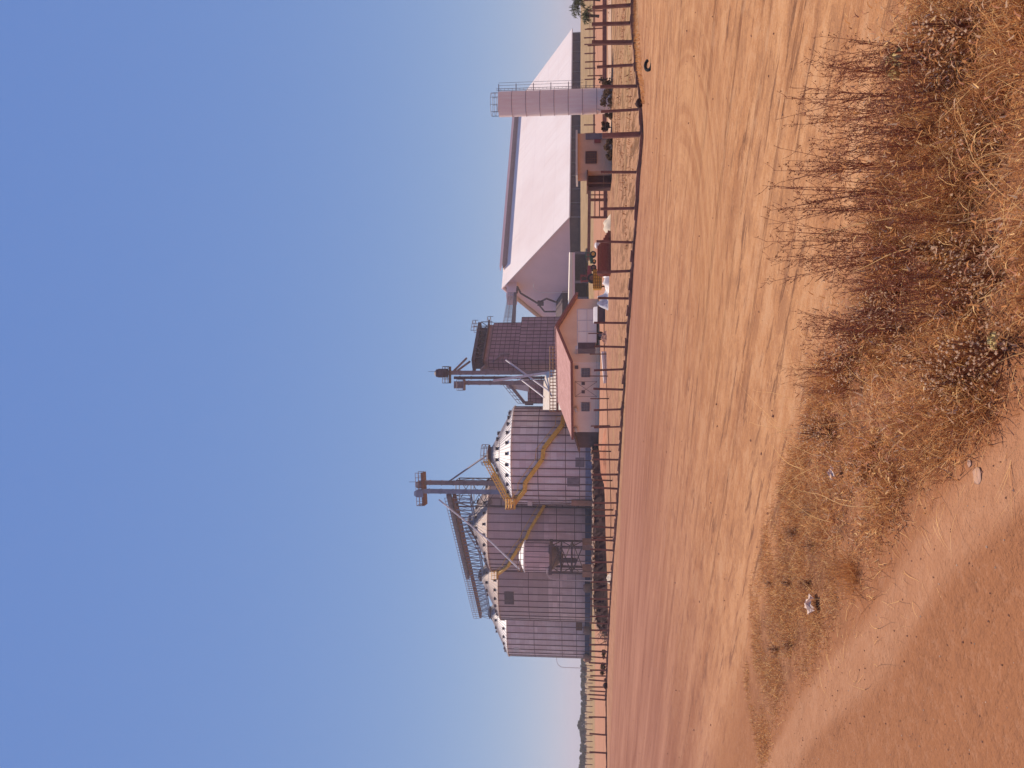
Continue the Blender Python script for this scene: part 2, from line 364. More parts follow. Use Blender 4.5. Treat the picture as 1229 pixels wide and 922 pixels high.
# kerb wall and strip behind the fence on the right
m = MB(); m.beam(G(728, -40) + Vector((0, 0, .1)), G(728, 158) + Vector((0, 0, .1)), .25, .5)
solo('kerb_wall', m, M['post'], 'low dark kerb wall crossing the yard behind the water tank', 'wall')
m = MB(); a, b, c, d = G(730, -60), G(730, 162), G(734, 162), G(734, -60)
m.hull4([q + Vector((0, 0, -.1)) for q in (a, b, c, d)], [q + Vector((0, 0, .03)) for q in (a, b, c, d)]); tag(m.build('concrete_path', M['concrete']), kind='structure')

# ------------------------------------------------------------------ silos
def silo_mat(name, c, seed, zt=0):
    n = NT(name); x, y, z = n.xyz(); ang = n.math('ARCTAN2', y, x)
    row = n.math('FLOOR', n.math('MULTIPLY', z, 1 / 1.13)); cl = n.math('FLOOR', n.math('MULTIPLY', ang, 36 / 6.28318))
    w = n.t.nodes.new('ShaderNodeTexWhiteNoise'); n.t.links.new(n.vec(row, cl, seed), w.inputs[0])
    st = n.noise(n.vec(n.math('MULTIPLY', ang, 9), n.math('MULTIPLY', z, .16), seed), 1.5, 5, .65)
    big = n.noise(n.vec(n.math('MULTIPLY', ang, 2.2), n.math('MULTIPLY', z, .22), seed + 4), 1, 3)
    lo = tuple(k * .70 for k in c); hi = tuple(min(.8, k * 1.18) for k in c)
    col = n.mix(n.rng(st, .3, .7), lo, hi)
    col = n.mix(n.rng(w.outputs[0], 0, 1, 0, .5), col, tuple(k * .62 for k in c))
    col = n.mix(n.rng(w.outputs[0], .86, .9, 0, .5), col, tuple(min(.9, k * 1.25) for k in c))
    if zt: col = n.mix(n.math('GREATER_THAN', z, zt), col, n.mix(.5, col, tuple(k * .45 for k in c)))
    col = n.mix(n.rng(big, .45, .65, 0, .3), col, tuple(k * .72 for k in c))
    fr_ = n.math('FRACT', n.math('MULTIPLY', z, 1 / 1.13))
    col = n.mix(n.rng(fr_, .06, .0, 0, .5), col, tuple(k * .4 for k in c))
    col = n.mix(n.rng(z, 3.5, .5, 0, .45, True), col, (.33, .17, .125))       # red dust splashed up the wall
    wv = n.math('SINE', n.math('MULTIPLY', z, 60)); n.bump(wv, .25, .02)
    return n.fin(col, n.rng(st, .3, .7, .38, .6), .3, .4)
M['roof_white'] = simple('clean_galvanised_roof', (.86, .77, .69), .55, 0, .1, .6)
M['roof_dust'] = simple('dusty_galvanised_roof', (.50, .35, .27), .7, 0, .15, .6)
M['rib'] = simple('dark_stiffener', (.16, .095, .10), .7, .1, .2, 2)
M['roofrib'] = simple('roof_rib', (.42, .36, .35), .6, .1, .15, 2)
M['baseblue'] = simple('blue_silo_base', (.050, .060, .125), .6, .1, .3, 2)
def silo(label, uc, Y, r, vE, vA, wallc, roofm, seed):
    c = P(700, 922 - uc, Y); c.z = 0
    He = P(vE, 922 - uc, Y).z; Ha = P(vA, 922 - uc, Y).z
    t = thing('grain_silo', label, 'silo', c, 'corrugated grain silos in a receding row')
    w = MB().mat(0); w.lathe(c, [(r, .4), (r, He)], 96)
    w.mat(1)
    N = 38
    for i in range(N):
        a = 6.28318 * (i + .5) / N; p = c + Vector((math.cos(a), math.sin(a), 0)) * (r + .05)
        w.box((p.x, p.y, (He + .4) / 2), (.14, .16, He - .45), a)
    for z in (He * .17, He * .34, He * .67):
        w.lathe(c, [(r + .02, z), (r + .06, z + .01), (r + .06, z + .10), (r + .02, z + .11)], 72, caps=False)
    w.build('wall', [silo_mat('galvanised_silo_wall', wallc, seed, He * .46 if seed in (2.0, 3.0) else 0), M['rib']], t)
    m = MB(); m.lathe(c, [(r + .03, .4), (r + .03, 1.6)], 96, caps=False); m.build('base_band', M['baseblue'] if uc < 350 else simple('faded_blue_base', (.22, .21, .29), .6, 0, .25, 2), t)
    m = MB(); m.lathe(c, [(r + .35, -.3), (r + .35, .4)], 72); m.build('foundation', M['redconc'], t)
    k = MB().mat(0); rt = 1.3
    k.lathe(c, [(r + .25, He - .12), (r + .25, He), (rt, Ha)], 96)
    k.mat(1)
    for i in range(N * 2):
        a = 6.28318 * i / (N * 2); q = Vector((math.cos(a), math.sin(a), 0))
        k.beam(c + q * (r + .2) + Vector((0, 0, He + .06)), c + q * 1.5 + Vector((0, 0, Ha - .02)), .09, .10)
    zr = He + (Ha - He) * .56; rr = r + (rt - r) * .56
    k.lathe(c, [(rr + .12, zr), (rr + .1, zr + .1), (rr - .05, zr + .16)], 64, caps=False)
    k.build('roof', [roofm, M['roofrib']], t)
    vm = None
    for frac, num, off in ((.12, 26, 0), (.62, 13, .5)):
        for i in range(num):
            a = 6.28318 * (i + off) / num
            if math.sin(a) > .45: continue
            rr = r + (rt - r) * frac; z = He + (Ha - He) * frac
            if vm is None:
                b = MB(); ox = ORG[t.name]; b.mat(0).box((0, 0, .30), (.50, .50, .40)); b.mat(1).box((.04, 0, .50), (.62, .60, .07)); b.mat(2).box((.253, 0, .30), (.02, .40, .30))
                b.v = [(q[0] + ox.x, q[1] + ox.y, q[2] + ox.z) for q in b.v]; vo = b.build('roof_vent', [M['dark'], M['mauve'], M['black']], t); vm = vo
            else: vo = vm.copy(); COL.objects.link(vo)
            vo.location = (math.cos(a) * rr, math.sin(a) * rr, z - ORG[t.name].z); vo.rotation_euler = (0, 0, a)
    m = MB(); m.lathe(c, [(rt + .25, Ha - .1), (rt + .25, Ha + .55), (rt - .3, Ha + .9)], 24); m.build('roof_cap', M['dark'], t)
    def cyl(px, py, out=.55):
        d = ray(px, py); al = math.atan2(d.x, d.y)
        # nearest hit with the cylinder of radius r+out around c
        o = Vector((0, 0)); dx, dy = d.x, d.y; A = dx * dx + dy * dy; B = -2 * (dx * c.x + dy * c.y); C = c.x ** 2 + c.y ** 2 - (r + out) ** 2
        D = B * B - 4 * A * C
        s = (-B - math.sqrt(D)) / (2 * A) if D > 0 else -B / (2 * A)
        return Vector((0, 0, H)) + d * s
    return t, c, He, Ha, cyl
def railing(mb, pts, h=1.0, r=.035, step=1.2, mids=1):
    for a, b in zip(pts[:-1], pts[1:]):
        n = max(1, int((b - a).length / step))
        for i in range(n + 1):
            p = a + (b - a) * (i / n); mb.tube(p, p + Vector((0, 0, h)), r, n=4)
        for k in range(mids + 1):
            z = h * (k + 1) / (mids + 1); mb.tube(a + Vector((0, 0, z)), b + Vector((0, 0, z)), r, n=4)
def stair(t, pts, mat, h=.75, w=.6):
    m = MB()
    for a, b in zip(pts[:-1], pts[1:]):
        m.beam(a, b, w, h)
    o = m.build('stair', mat, t); m = MB()
    for a, b in zip(pts[:-1], pts[1:]):
        m.tube(a + Vector((0, 0, 1.3)), b + Vector((0, 0, 1.3)), .045, n=4)
        n = max(1, int((b - a).length / 2.2))
        for i in range(n + 1):
            p = a + (b - a) * (i / n); m.tube(p, p + Vector((0, 0, 1.3)), .035, n=4)
    m.build('handrail', mat, o)
s1, c1, H1, A1, cy1 = silo('nearest and shortest grey silo with a bright white roof and zigzag yellow stair', 375, 149, 9.4, 618, 590.5, (.90, .64, .62), M['roof_white'], 1.0)
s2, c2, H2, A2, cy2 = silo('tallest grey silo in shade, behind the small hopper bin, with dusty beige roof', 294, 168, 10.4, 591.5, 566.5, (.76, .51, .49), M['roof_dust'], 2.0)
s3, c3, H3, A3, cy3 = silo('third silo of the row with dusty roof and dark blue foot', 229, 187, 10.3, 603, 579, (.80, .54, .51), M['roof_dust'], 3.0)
s4, c4, H4, A4, cy4 = silo('farthest silo at the left end of the row with clean white roof', 184, 206, 10.9, 612.5, 590, (.86, .60, .59), M['roof_white'], 4.0)
stair(s1, [cy1(617, 604.3), cy1(630, 588), cy1(630, 580), cy1(651, 551), cy1(652.3, 539), cy1(675, 510), cy1(676, 500)], M['yellow'])
ld = cy1(617, 604.3, .9)
m = MB(); m.box(ld + Vector((0, 0, -.1)), (2.0, 1.6, .3)); railing(m, [ld + Vector(q) for q in ((-1, -.8, 0), (1, -.8, 0), (1, .8, 0), (-1, .8, 0), (-1, -.8, 0))], 1.5, .07, .9, 2); m.build('landing', M['yellow'], s1)
top = c1 + Vector((-1.0, -1.5, A1 + .5)); d0 = ld + Vector((.6, .3, .8))
m = MB(); sd2 = (top - d0).cross(Vector((0, 0, 1))).normalized() * .5
for q in (-1, 1):
    m.beam(d0 + sd2 * q, top + sd2 * q, .14, .3)
    for k in (1, 2): m.beam(d0 + sd2 * q + Vector((0, 0, .55 * k)), top + sd2 * q + Vector((0, 0, .55 * k)), .08, .08)
for i in range(15):
    p = d0 + (top - d0) * (i / 14); m.beam(p - sd2, p + sd2, .3, .06)
    for q in (-1, 1): m.tube(p + sd2 * q, p + sd2 * q + Vector((0, 0, 1.15)), .04, n=4)
m.build('roof_stair', M['yellow'], s1)
m = MB(); pc = c1 + Vector((0, 0, A1 + .55)); m.lathe(pc, [(2.0, -.12), (2.0, .1)], 16)
railing(m, [pc + Vector((2 * math.cos(a * .785), 2 * math.sin(a * .785), .1)) for a in range(9)], 1.3, .05, .9); m.build('top_platform', M['rust'], s1)
# details on the near silo
m = MB()
p = cy1(636, 604.2, .25); m.box(p, (.9, .3, .9)); m.build('junction_box', M['pale'], s1)
m = MB(); m.path([cy1(637, 604, .2), cy1(690, 603.5, .2)], .07); m.build('downpipe', M['mauve'], s1)
m = MB(); a = cy1(700, 603.8, .5); m.beam((a.x, a.y, 0), (a.x, a.y, 4.2), 1.0, .7); m.build('concrete_pier', M['redconc'], s1)
m = MB(); p = cy1(690, 575, .03)
for px, py, hh in ((688, 579, 2.2), (696, 555, 1.6)):
    p = cy1(px, py, .03); m.box(p, (1.7, .12, hh), math.atan2(p.y - c1.y, p.x - c1.x) + R(90))
m.build('hatch', M['mauve'], s1)
stair(s2, [cy2(598, 689), cy2(610, 679), cy2(614, 671), cy2(624, 655), cy2(631, 647), cy2(635, 637), cy2(646, 619), cy2(651, 611), cy2(654, 605), cy2(676, 575)], M['yellow'], .6, .5)
ld = cy2(597, 690, .9); m = MB(); m.box(ld, (1.8, 1.4, .3)); railing(m, [ld + Vector(q) for q in ((-.9, -.7, 0), (.9, -.7, 0), (.9, .7, 0))], 1.2, .06, .9); m.build('landing', M['yellow'], s2)
d0 = ld + Vector((.5, .5, .6)); top = c2 + Vector((-1.2, -1.0, A2 + .4)); m = MB(); sd2 = (top - d0).cross(Vector((0, 0, 1))).normalized() * .45
for q in (-1, 1):
    m.beam(d0 + sd2 * q, top + sd2 * q, .13, .28); m.beam(d0 + sd2 * q + Vector((0, 0, 1)), top + sd2 * q + Vector((0, 0, 1)), .08, .08)
for i in range(14):
    p = d0 + (top - d0) * (i / 13); m.beam(p - sd2, p + sd2, .3, .06)
    for q in (-1, 1): m.tube(p + sd2 * q, p + sd2 * q + Vector((0, 0, 1)), .04, n=4)
m.build('roof_stair', M['rust'], s2)
def side_fan(cyf, px, py, t):
    p = cyf(px, py, .9); m = MB(); m.lathe((p.x, p.y, 0), [(.8, .1), (1.0, .5), (1.0, 1.6), (.6, 2.0)], 14); m.build('fan_housing', M['redconc'], t)
side_fan(cy3, 705, 706, s3); side_fan(cy4, 708, 757, s4); side_fan(cy4, 708, 790, s4)
def worn_notice(cyf, px, py, t, w, h, mat):
    p = cyf(px, py, .05); c = Vector((ORG[t.name].x, ORG[t.name].y, 0))
    m = MB(); m.box(p, (w, .06, h), math.atan2(p.y - c.y, p.x - c.x) + R(90)); m.build('notice_plate', mat, t)
worn_notice(cy3, 611, 718, s3, 3.2, 2.2, M['dark']); worn_notice(cy4, 620, 780, s4, 1.8, 1.4, M['pale'])
worn_notice(cy4, 695, 752, s4, 2.0, 1.6, M['rust'])
# ------------------------------------------------------------------ elevator tower between the silos
TY = 158.0
def PT(px, py, dy=0): return P(px, py, TY + dy)
et = thing('bucket_elevator', 'tall twin-leg bucket elevator tower rising behind the nearest silo', 'elevator', (PT(700, 588).x, TY, 0))
for py, px, mt, dy in ((581.5, 499, M['mauve'], 0), (592, 497.5, M['bluesteel'], -1.2)):
    m = MB(); b = PT(700, py, dy); z1 = PT(px + 10, py, dy).z
    m.box((b.x, b.y, z1 / 2), (.85, .95, z1))
    for k in range(14): m.box((b.x, b.y, z1 * (k + .5) / 14), (1.02, 1.1, .16))
    lo = m.build('leg', mt, et); m = MB()
    q = PT(px, py, dy)
    m.hull4([(q.x - .75, q.y - .8, z1 - .2), (q.x + .75, q.y - .8, z1 - .2), (q.x + .75, q.y + .8, z1 - .2), (q.x - .75, q.y + .8, z1 - .2)],
            [(q.x - .75, q.y - .8, q.z - .6), (q.x + .75, q.y - .8, q.z - .6), (q.x + .75, q.y + .8, q.z - .6), (q.x - .75, q.y + .8, q.z - .6)])
    m.hull4([(q.x - .75, q.y - .8, q.z - .6), (q.x + .75, q.y - .8, q.z - .6), (q.x + .75, q.y + .8, q.z - .6), (q.x - .75, q.y + .8, q.z - .6)],
            [(q.x - .4, q.y - .5, q.z), (q.x + .4, q.y - .5, q.z), (q.x + .4, q.y + .5, q.z), (q.x - .4, q.y + .5, q.z)])
    m.build('head', mt, lo)
a, b = PT(508, 567), PT(510, 606)
m = MB(); m.beam(a, b, 3.0, .5)
dv = Vector((0, 1.5, .2)); railing(m, [a - dv + Vector((0, 0, .4)), b - dv + Vector((0, 0, .4)), b + dv, a + dv], 1.2, .05, .9); m.build('head_platform', M['rust'], et)
m = MB(); m.tube(PT(502, 578.5), PT(491, 578.5), .04, n=4); m.build('mast', M['dark'], et)
def lattice(mb, x0, x1, y0, y1, z0, z1, n, r=.09):
    cs = [(x0, y0), (x1, y0), (x1, y1), (x0, y1)]
    for x, y in cs: mb.tube((x, y, z0), (x, y, z1), r * 1.3, n=4)
    for k in range(n):
        za, zb = z0 + (z1 - z0) * k / n, z0 + (z1 - z0) * (k + 1) / n
        for i in range(4):
            (xa, ya), (xb, yb) = cs[i], cs[(i + 1) % 4]
            mb.tube((xa, ya, zb), (xb, yb, zb), r, n=4)
            if k % 2: mb.tube((xa, ya, za), (xb, yb, zb), r * .8, n=4)
            else: mb.tube((xb, yb, za), (xa, ya, zb), r * .8, n=4)
m = MB(); a = PT(547, 606); b = PT(547, 577); lattice(m, a.x - .3, b.x, TY + .2, TY + 4.5, 0, a.z, 9); m.build('lattice_frame', M['dark'], et)
def spout(name, pts, r, mat, label, cat='pipe', group=None):
    m = MB(); m.path([Vector(p) for p in pts], r, 8); return solo(name, m, mat, label, cat, group, loc=tuple(pts[-1]))
spout('spout_pipe', [PT(536, 580), P(587, 544.5, 149)], .17, M['mauve'], 'sloping grey spout pipe from the tall elevator down to the white silo roof')
spout('spout_pipe', [PT(527, 600, -1.5), P(590, 651, 150), P(624, 684, 146)], .17, M['pale'], 'long pale spout pipe from the tall elevator down to the hopper bin')
spout('spout_pipe', [PT(588, 602, 1), P(566, 624, 168)], .55, M['mauve'], 'thick dark chute from the elevator legs to the second silo cap')
# ------------------------------------------------------------------ conveyor gallery over the silos
cg = thing('conveyor_gallery', 'long sloping conveyor gallery with railings over the tops of the silos', 'conveyor', (c3.x, c3.y, A3 + 2))
ga, gb = P(545, 594, 157), P(577, 739, 207)
dirg = (gb - ga).normalized(); side = dirg.cross(Vector((0, 0, 1))).normalized()
m = MB(); m.beam(ga, gb, 1.5, .55); m.build('deck', M['rust'], cg)
m = MB(); m.beam(ga + Vector((0, 0, 1.1)) + side * 0, ga + (gb - ga) * .62 + Vector((0, 0, 1.1)), 1.0, .9); m.build('conveyor_casing', M['mauve'], cg)
m = MB(); n = 40; dn = Vector((0, 0, -3.4))
for q in (-1, 1):
    o = side * (.8 * q)
    m.beam(ga + dn + o, gb + dn * .75 + o, .2, .25)
    for i in range(n):
        p = ga + (gb - ga) * (i / n) + o; p2 = ga + (gb - ga) * ((i + 1) / n) + o; k = dn * (1 - .25 * i / n)
        m.tube(p, p + k, .07, n=4)
        if i % 2: m.tube(p, p2 + k, .06, n=4)
        else: m.tube(p + k, p2, .06, n=4)
m.build('truss', M['bluesteel'], cg)
m = MB()
for q in (-1, 1): railing(m, [ga + side * (.8 * q) + Vector((0, 0, .3)), gb + side * (.8 * q) + Vector((0, 0, .3))], 1.6, .05, 1.3)
m.build('railing', M['mauve'], cg)
for cc, aa in ((c2, A2), (c3, A3), (c4, A4)):
    f = max(0.03, min(.98, ((cc - ga).dot(dirg)) / (gb - ga).length)); p = ga + (gb - ga) * f
    m = MB(); m.hull4([(cc.x - .8, cc.y - .8, aa), (cc.x + .8, cc.y - .8, aa), (cc.x + .8, cc.y + .8, aa), (cc.x - .8, cc.y + .8, aa)],
                      [(p.x - .6, p.y - .6, p.z - 2.2), (p.x + .6, p.y - .6, p.z - 2.2), (p.x + .6, p.y + .6, p.z - 2.2), (p.x - .6, p.y + .6, p.z - 2.2)])
    for q in range(4):
        a = q * 1.57 + .78; m.tube((cc.x + 2.6 * math.cos(a), cc.y + 2.6 * math.sin(a), aa - .7), p + Vector((math.cos(a), math.sin(a), -2.6)), .1, n=4)
    m.build('discharge_chute', M['dark'], cg)
# ------------------------------------------------------------------ hopper bin on trestle
HY = 146.0; hc = P(700, 669, HY); hc.z = 0
hb = thing('hopper_bin', 'small round hopper bin with white rim on a braced steel trestle before the silos', 'bin', hc)
z = lambda px: P(px, 669, HY).z
rb = 18.5 / F * HY
m = MB().mat(0); m.lathe(hc, [(rb, z(660)), (rb, z(631))], 40); m.mat(1)
for i in range(18):
    a = 6.283 * i / 18; m.box((hc.x + math.cos(a) * (rb + .03), hc.y + math.sin(a) * (rb + .03), (z(660) + z(631)) / 2), (.1, .1, z(631) - z(660)), a)
m.build('bin_wall', [silo_mat('galvanised_bin_wall', (.70, .49, .47), 8.0), M['rib']], hb)
m = MB(); m.lathe(hc, [(rb + .1, z(631)), (rb + .1, z(629.5)), (.9, z(624)), (.6, z(623))], 40); m.build('bin_roof', M['roof_white'], hb)
m = MB(); m.lathe(hc, [(rb, z(660)), (.5, z(676))], 32); m.build('hopper_cone', M['mauve'], hb)
m = MB(); railing(m, [hc + Vector((rb * math.cos(a * .393), rb * math.sin(a * .393), z(630))) for a in range(17)], 1.2, .05, .7); m.build('railing', M['rust'], hb)
m = MB(); hw = 2.5
lattice(m, hc.x - hw, hc.x + hw, hc.y - hw, hc.y + hw, z(699), z(661), 3, .12)
for q in (-1, 1): m.beam((hc.x - hw - .3, hc.y + q * hw, z(661)), (hc.x + hw + .3, hc.y + q * hw, z(661)), .35, .6)
m.build('trestle', M['dark'], hb)
for i, (a, b) in enumerate(((-1, -1), (1, -1), (-1, 1), (1, 1))):
    m = MB(); m.box((hc.x + a * hw, hc.y + b * hw, z(699) / 2 - .1), (1.0, 1.0, z(699) + .2)); m.build('concrete_pier', M['redconc'], hb)
m = MB(); m.box((hc.x - .3, hc.y - 1.4, z(682)), (.8, .6, 3.2)); m.tube((hc.x - .3, hc.y - 1.4, z(676)), (hc.x + 2.4, hc.y - 1.6, z(668)), .2); m.build('discharge_leg', M['dark'], hb)
def lamp(label, base, h, arm, r=.06, box=False):
    t = thing('yard_lamp', label, 'lamp', base)
    m = MB(); m.tube(base, base + Vector((0, 0, h * .8)), r, r * .8); m.build('pole', M['pale'], t)
    m = MB(); pts = [base + Vector((arm * (1 - math.cos(a)), 0, h * .8 + h * .2 * math.sin(a))) for a in (0, .4, .8, 1.2, 1.57)]; m.path(pts, r * .75); m.build('arm', M['pale'], t)
    m = MB(); e = pts[-1]; s_ = 1 if arm > 0 else -1; m.box(e + Vector((.35 * s_, 0, -.02)), (.8, .3, .16)); m.build('lamp_head', M['white'], t)
    if box:
        m = MB(); m.box(base + Vector((0, -.3, 1.6)), (1.2, .5, 1.6)); m.build('control_box', M['dark'], t)
lamp('tall curved-arm lamp pole standing alone left of the last silo', Vector((P(700, 802, 250).x, 250, 0)), 10.6, 2.4, .11, True)
lamp('small pale curved lamp in front of the hopper trestle', Vector((P(700, 697, 140).x, 140, 0)), 8.6, 1.2, .07)
# ------------------------------------------------------------------ warehouse
lw = Vector((.819, .574, 0)); ww = Vector((-.574, .819, 0)); WN = P(697, 262, 200); WL, WW = 88.0, 53.4
zb, ze, zr = 1.5, P(683, 262, 200).z, 25.3
def wp(l, w, zz): v = WN + lw * l + ww * w; return Vector((v.x, v.y, zz))
wh = thing('warehouse', 'huge white gabled grain warehouse with low dark side wall', 'warehouse', wp(0, 0, gz(WN.x, WN.y)))
def sheet_roof():
    n = NT('white_sheet_roof'); l = n.dot(n.co, tuple(lw)); z = n.xyz()[2]
    fr_ = n.math('FRACT', n.math('MULTIPLY', l, .9)); row = n.math('FRACT', n.math('MULTIPLY', z, .28))
    wn = n.t.nodes.new('ShaderNodeTexWhiteNoise'); n.t.links.new(n.vec(n.math('FLOOR', n.math('MULTIPLY', l, .9)), n.math('FLOOR', n.math('MULTIPLY', z, .28)), 2), wn.inputs[0])
    col = n.mix(n.rng(wn.outputs[0], 0, 1, 0, .35), (.94, .80, .71), (.88, .71, .62))
    st = n.noise(n.vec(n.math('MULTIPLY', l, .8), n.math('MULTIPLY', z, .07)), 1, 6, .7); col = n.mix(n.rng(st, .52, .75, 0, .35), col, (.72, .50, .40))
    col = n.mix(n.rng(n.noise(None, .05, 3), .45, .65, 0, .4), col, (.80, .61, .52)); col = n.mix(n.rng(fr_, .10, .0, 0, .3), col, (.6, .46, .42)); col = n.mix(n.rng(row, .05, .0, 0, .3), col, (.6, .46, .42))
    n.bump(n.math('SINE', n.math('MULTIPLY', l, 22)), .15, .02); return n.fin(col, .6, 0, .3)
M['wh_white'] = sheet_roof()
M['wh_gable'] = simple('white_gable_sheet', (.88, .62, .60), .7, 0, .06, .2)
m = MB(); m.hull4([wp(1, .6, zb), wp(WL - 1, .6, zb), wp(WL - 1, .9, zb), wp(1, .9, zb)], [wp(1, .6, ze - .15), wp(WL - 1, .6, ze - .15), wp(WL - 1, .9, ze - .15), wp(1, .9, ze - .15)])
for i in range(17):
    l = 1 + (WL - 2) * i / 16; m.mat(1).hull4([wp(l - .12, .35, zb), wp(l + .12, .35, zb), wp(l + .12, .6, zb), wp(l - .12, .6, zb)], [wp(l - .12, .35, ze - .2), wp(l + .12, .35, ze - .2), wp(l + .12, .6, ze - .2), wp(l - .12, .6, ze - .2)])
m.build('side_wall', [simple('dark_wall_boards', (.115, .058, .064), .8, 0, .35, .5), M['mauve']], wh)
m = MB(); mw = WW / 2
pts = [wp(1.2, .6, ze - .1), wp(1.2, WW - .6, ze - .1), wp(1.2, mw, zr - .35)]; m.hull4(pts, [p + lw * .3 for p in pts]); m.build('gable_wall', M['wh_gable'], wh)
m = MB(); m.hull4([wp(1.25, .6, zb), wp(1.25, WW - .6, zb), wp(1.5, WW - .6, zb), wp(1.5, .6, zb)], [wp(1.25, .6, ze - .1), wp(1.25, WW - .6, ze - .1), wp(1.5, WW - .6, ze - .1), wp(1.5, .6, ze - .1)]); m.build('gable_base_wall', simple('brown_gable_base', (.13, .075, .06), .9, 0, .3, .5), wh)
pts = [wp(WL - 1.5, .6, ze - .1), wp(WL - 1.5, WW - .6, ze - .1), wp(WL - 1.5, mw, zr - .35)]; m = MB(); m.hull4(pts, [p + lw * .3 for p in pts]); m.build('gable_wall', M['wh_gable'], wh)
m = MB(); th = .3
for w0, w1 in ((-.4, mw), (WW + .4, mw)):
    m.hull4([wp(0, w0, ze - .3), wp(WL, w0, ze - .3), wp(WL, w1, zr), wp(0, w1, zr)], [wp(0, w0, ze - .3 + th), wp(WL, w0, ze - .3 + th), wp(WL, w1, zr + th), wp(0, w1, zr + th)])
m.build('roof', M['wh_white'], wh)
m = MB(); m.hull4([wp(8, mw - 1.9, zr - .9), wp(WL - 6, mw - 1.9, zr - .9), wp(WL - 6, mw + 1.9, zr - .9), wp(8, mw + 1.9, zr - .9)], [wp(8, mw - 1.9, zr + .4), wp(WL - 6, mw - 1.9, zr + .4), wp(WL - 6, mw + 1.9, zr + .4), wp(8, mw + 1.9, zr + .4)])
rv = m.build('ridge_vent', simple('brown_louvre', (.30, .20, .19), .7, 0, .2, 1), wh)
m = MB(); m.hull4([wp(7, mw - 2.0, zr + .4), wp(WL - 5, mw - 2.0, zr + .4), wp(WL - 5, mw, zr + 1.0), wp(7, mw, zr + 1.0)], [wp(7, mw - 2.0, zr + 1.15), wp(WL - 5, mw - 2.0, zr + 1.15), wp(WL - 5, mw, zr + 1.15), wp(7, mw, zr + 1.15)]); m.build('vent_roof', M['wh_gable'], rv)
# head house under the apex
m = MB(); a = wp(1.2, mw - 1.0, 0)
def hbx(l0, l1, w0, w1, z0, z1, mb): mb.hull4([wp(l0, w0, z0), wp(l1, w0, z0), wp(l1, w1, z0), wp(l0, w1, z0)], [wp(l0, w0, z1), wp(l1, w0, z1), wp(l1, w1, z1), wp(l0, w1, z1)])
hbx(-4, 1.2, mw - 1.4, mw + 2.6, zr - 4.2, zr - 1.4, m); m.build('head_house', M['wh_gable'], wh)
m = MB(); hbx(-7, 1.2, mw + 3, mw + 13, 1.5, 8.0, m); m.hull4([wp(-7.3, mw + 2.7, 8.0), wp(1.2, mw + 2.7, 8.0), wp(1.2, mw + 13.3, 8.0), wp(-7.3, mw + 13.3, 8.0)], [wp(-7.3, mw + 7, 10), wp(1.2, mw + 7, 10), wp(1.2, mw + 8, 10), wp(-7.3, mw + 8, 10)]); m.build('annex', M['dark'], wh)
m = MB(); q = [wp(-2, mw - .4, zr - 4.3), wp(-2, mw - 3.0, zr - 4.6), wp(-2, mw - .2, zr - 5.4), wp(-2, mw + 4.2, zr - 10), wp(-2, mw + 2.2, 12.6), wp(-2, mw + 4, 9.6)]
m.path(q, .28); m.path([wp(-2, mw + 4.2, zr - 10), wp(-2, mw + 8, 13.4), wp(-2, mw + 8, 9)], .24); m.tube(q[3], q[3] + Vector((0, 0, -1.8)), .8); m.build('gable_pipework', M['dark'], wh)
lamp('pale lamp on a curved arm against the warehouse gable', Vector((P(700, 351, 198).x, 198, 2)), 12.8, 1.6, .08)
# ------------------------------------------------------------------ bridge conveyor from warehouse to drier
ba, bb = wp(-2, mw, 21.5), P(616, 392, 149)
br = thing('conveyor_bridge', 'thin truss conveyor bridge between the warehouse gable and the dark drier tower', 'conveyor', bb)
m = MB(); m.beam(ba, bb, 1.1, .8); m.build('girder', M['dark'], br)
m = MB()
for q in (-1, 1): railing(m, [ba + Vector((.6 * q, 0, .5)), bb + Vector((.6 * q, 0, .5))], 1.5, .035, 2.4)
m.build('railing', M['mauve'], br)
# ------------------------------------------------------------------ drier tower
DC = P(700, 432, 140); DC.z = 0
dr = thing('drier_tower', 'dark panelled grain drier tower with a narrow gallery on top', 'drier', DC)
def dbox(mb, t0, t1, s0, s1_, z0, z1):
    q = [DC + TA * a + SA * b for a, b in ((t0, s0), (t1, s0), (t1, s1_), (t0, s1_))]
    mb.hull4([Vector((p.x, p.y, z0)) for p in q], [Vector((p.x, p.y, z1)) for p in q])
zz = lambda px: P(px, 432, 140).z
def panel_box(name, t1, s1_, z0, z1, mats, nx, nz, t0=0, s0=0):
    m = MB().mat(0); dbox(m, t0, t1, s0, s1_, z0, z1); m.mat(1); e = .05
    for i in range(nx + 1):
        a = t0 + (t1 - t0) * i / nx; dbox(m, a - .06, a + .06, s0 - e, s0, z0, z1)
    for i in range(4):
        a = s0 + (s1_ - s0) * i / 3; dbox(m, t0 - e, t0, a - .05, a + .05, z0, z1)
    for k in range(nz + 1):
        q = z0 + (z1 - z0) * k / nz; dbox(m, t0 - e, t1 + e, s0 - .04, s0, q - .045, q + .045); dbox(m, t0 - .04, t0, s0 - e, s1_ + e, q - .045, q + .045)
    return m.build(name, mats, dr)
def panel_mat(name, c):
    n = NT(name); d = n.dot(n.co, tuple(TA)); z = n.xyz()[2]
    w = n.t.nodes.new('ShaderNodeTexWhiteNoise'); n.t.links.new(n.vec(n.math('FLOOR', n.math('MULTIPLY', d, .85)), n.math('FLOOR', n.math('MULTIPLY', z, 1.02)), 1), w.inputs[0])
    col = n.mix(n.rng(n.noise(None, .9, 5, .7), .3, .7), tuple(k * .75 for k in c), c); col = n.mix(n.math('MULTIPLY', w.outputs[0], .35), col, tuple(min(1, k * 1.5) for k in c))
    return n.fin(col, .7, .1, .3)
M['pan'] = panel_mat('dark_drier_panel', (.33, .21, .235)); M['pan2'] = panel_mat('drier_panel', (.36, .23, .25))
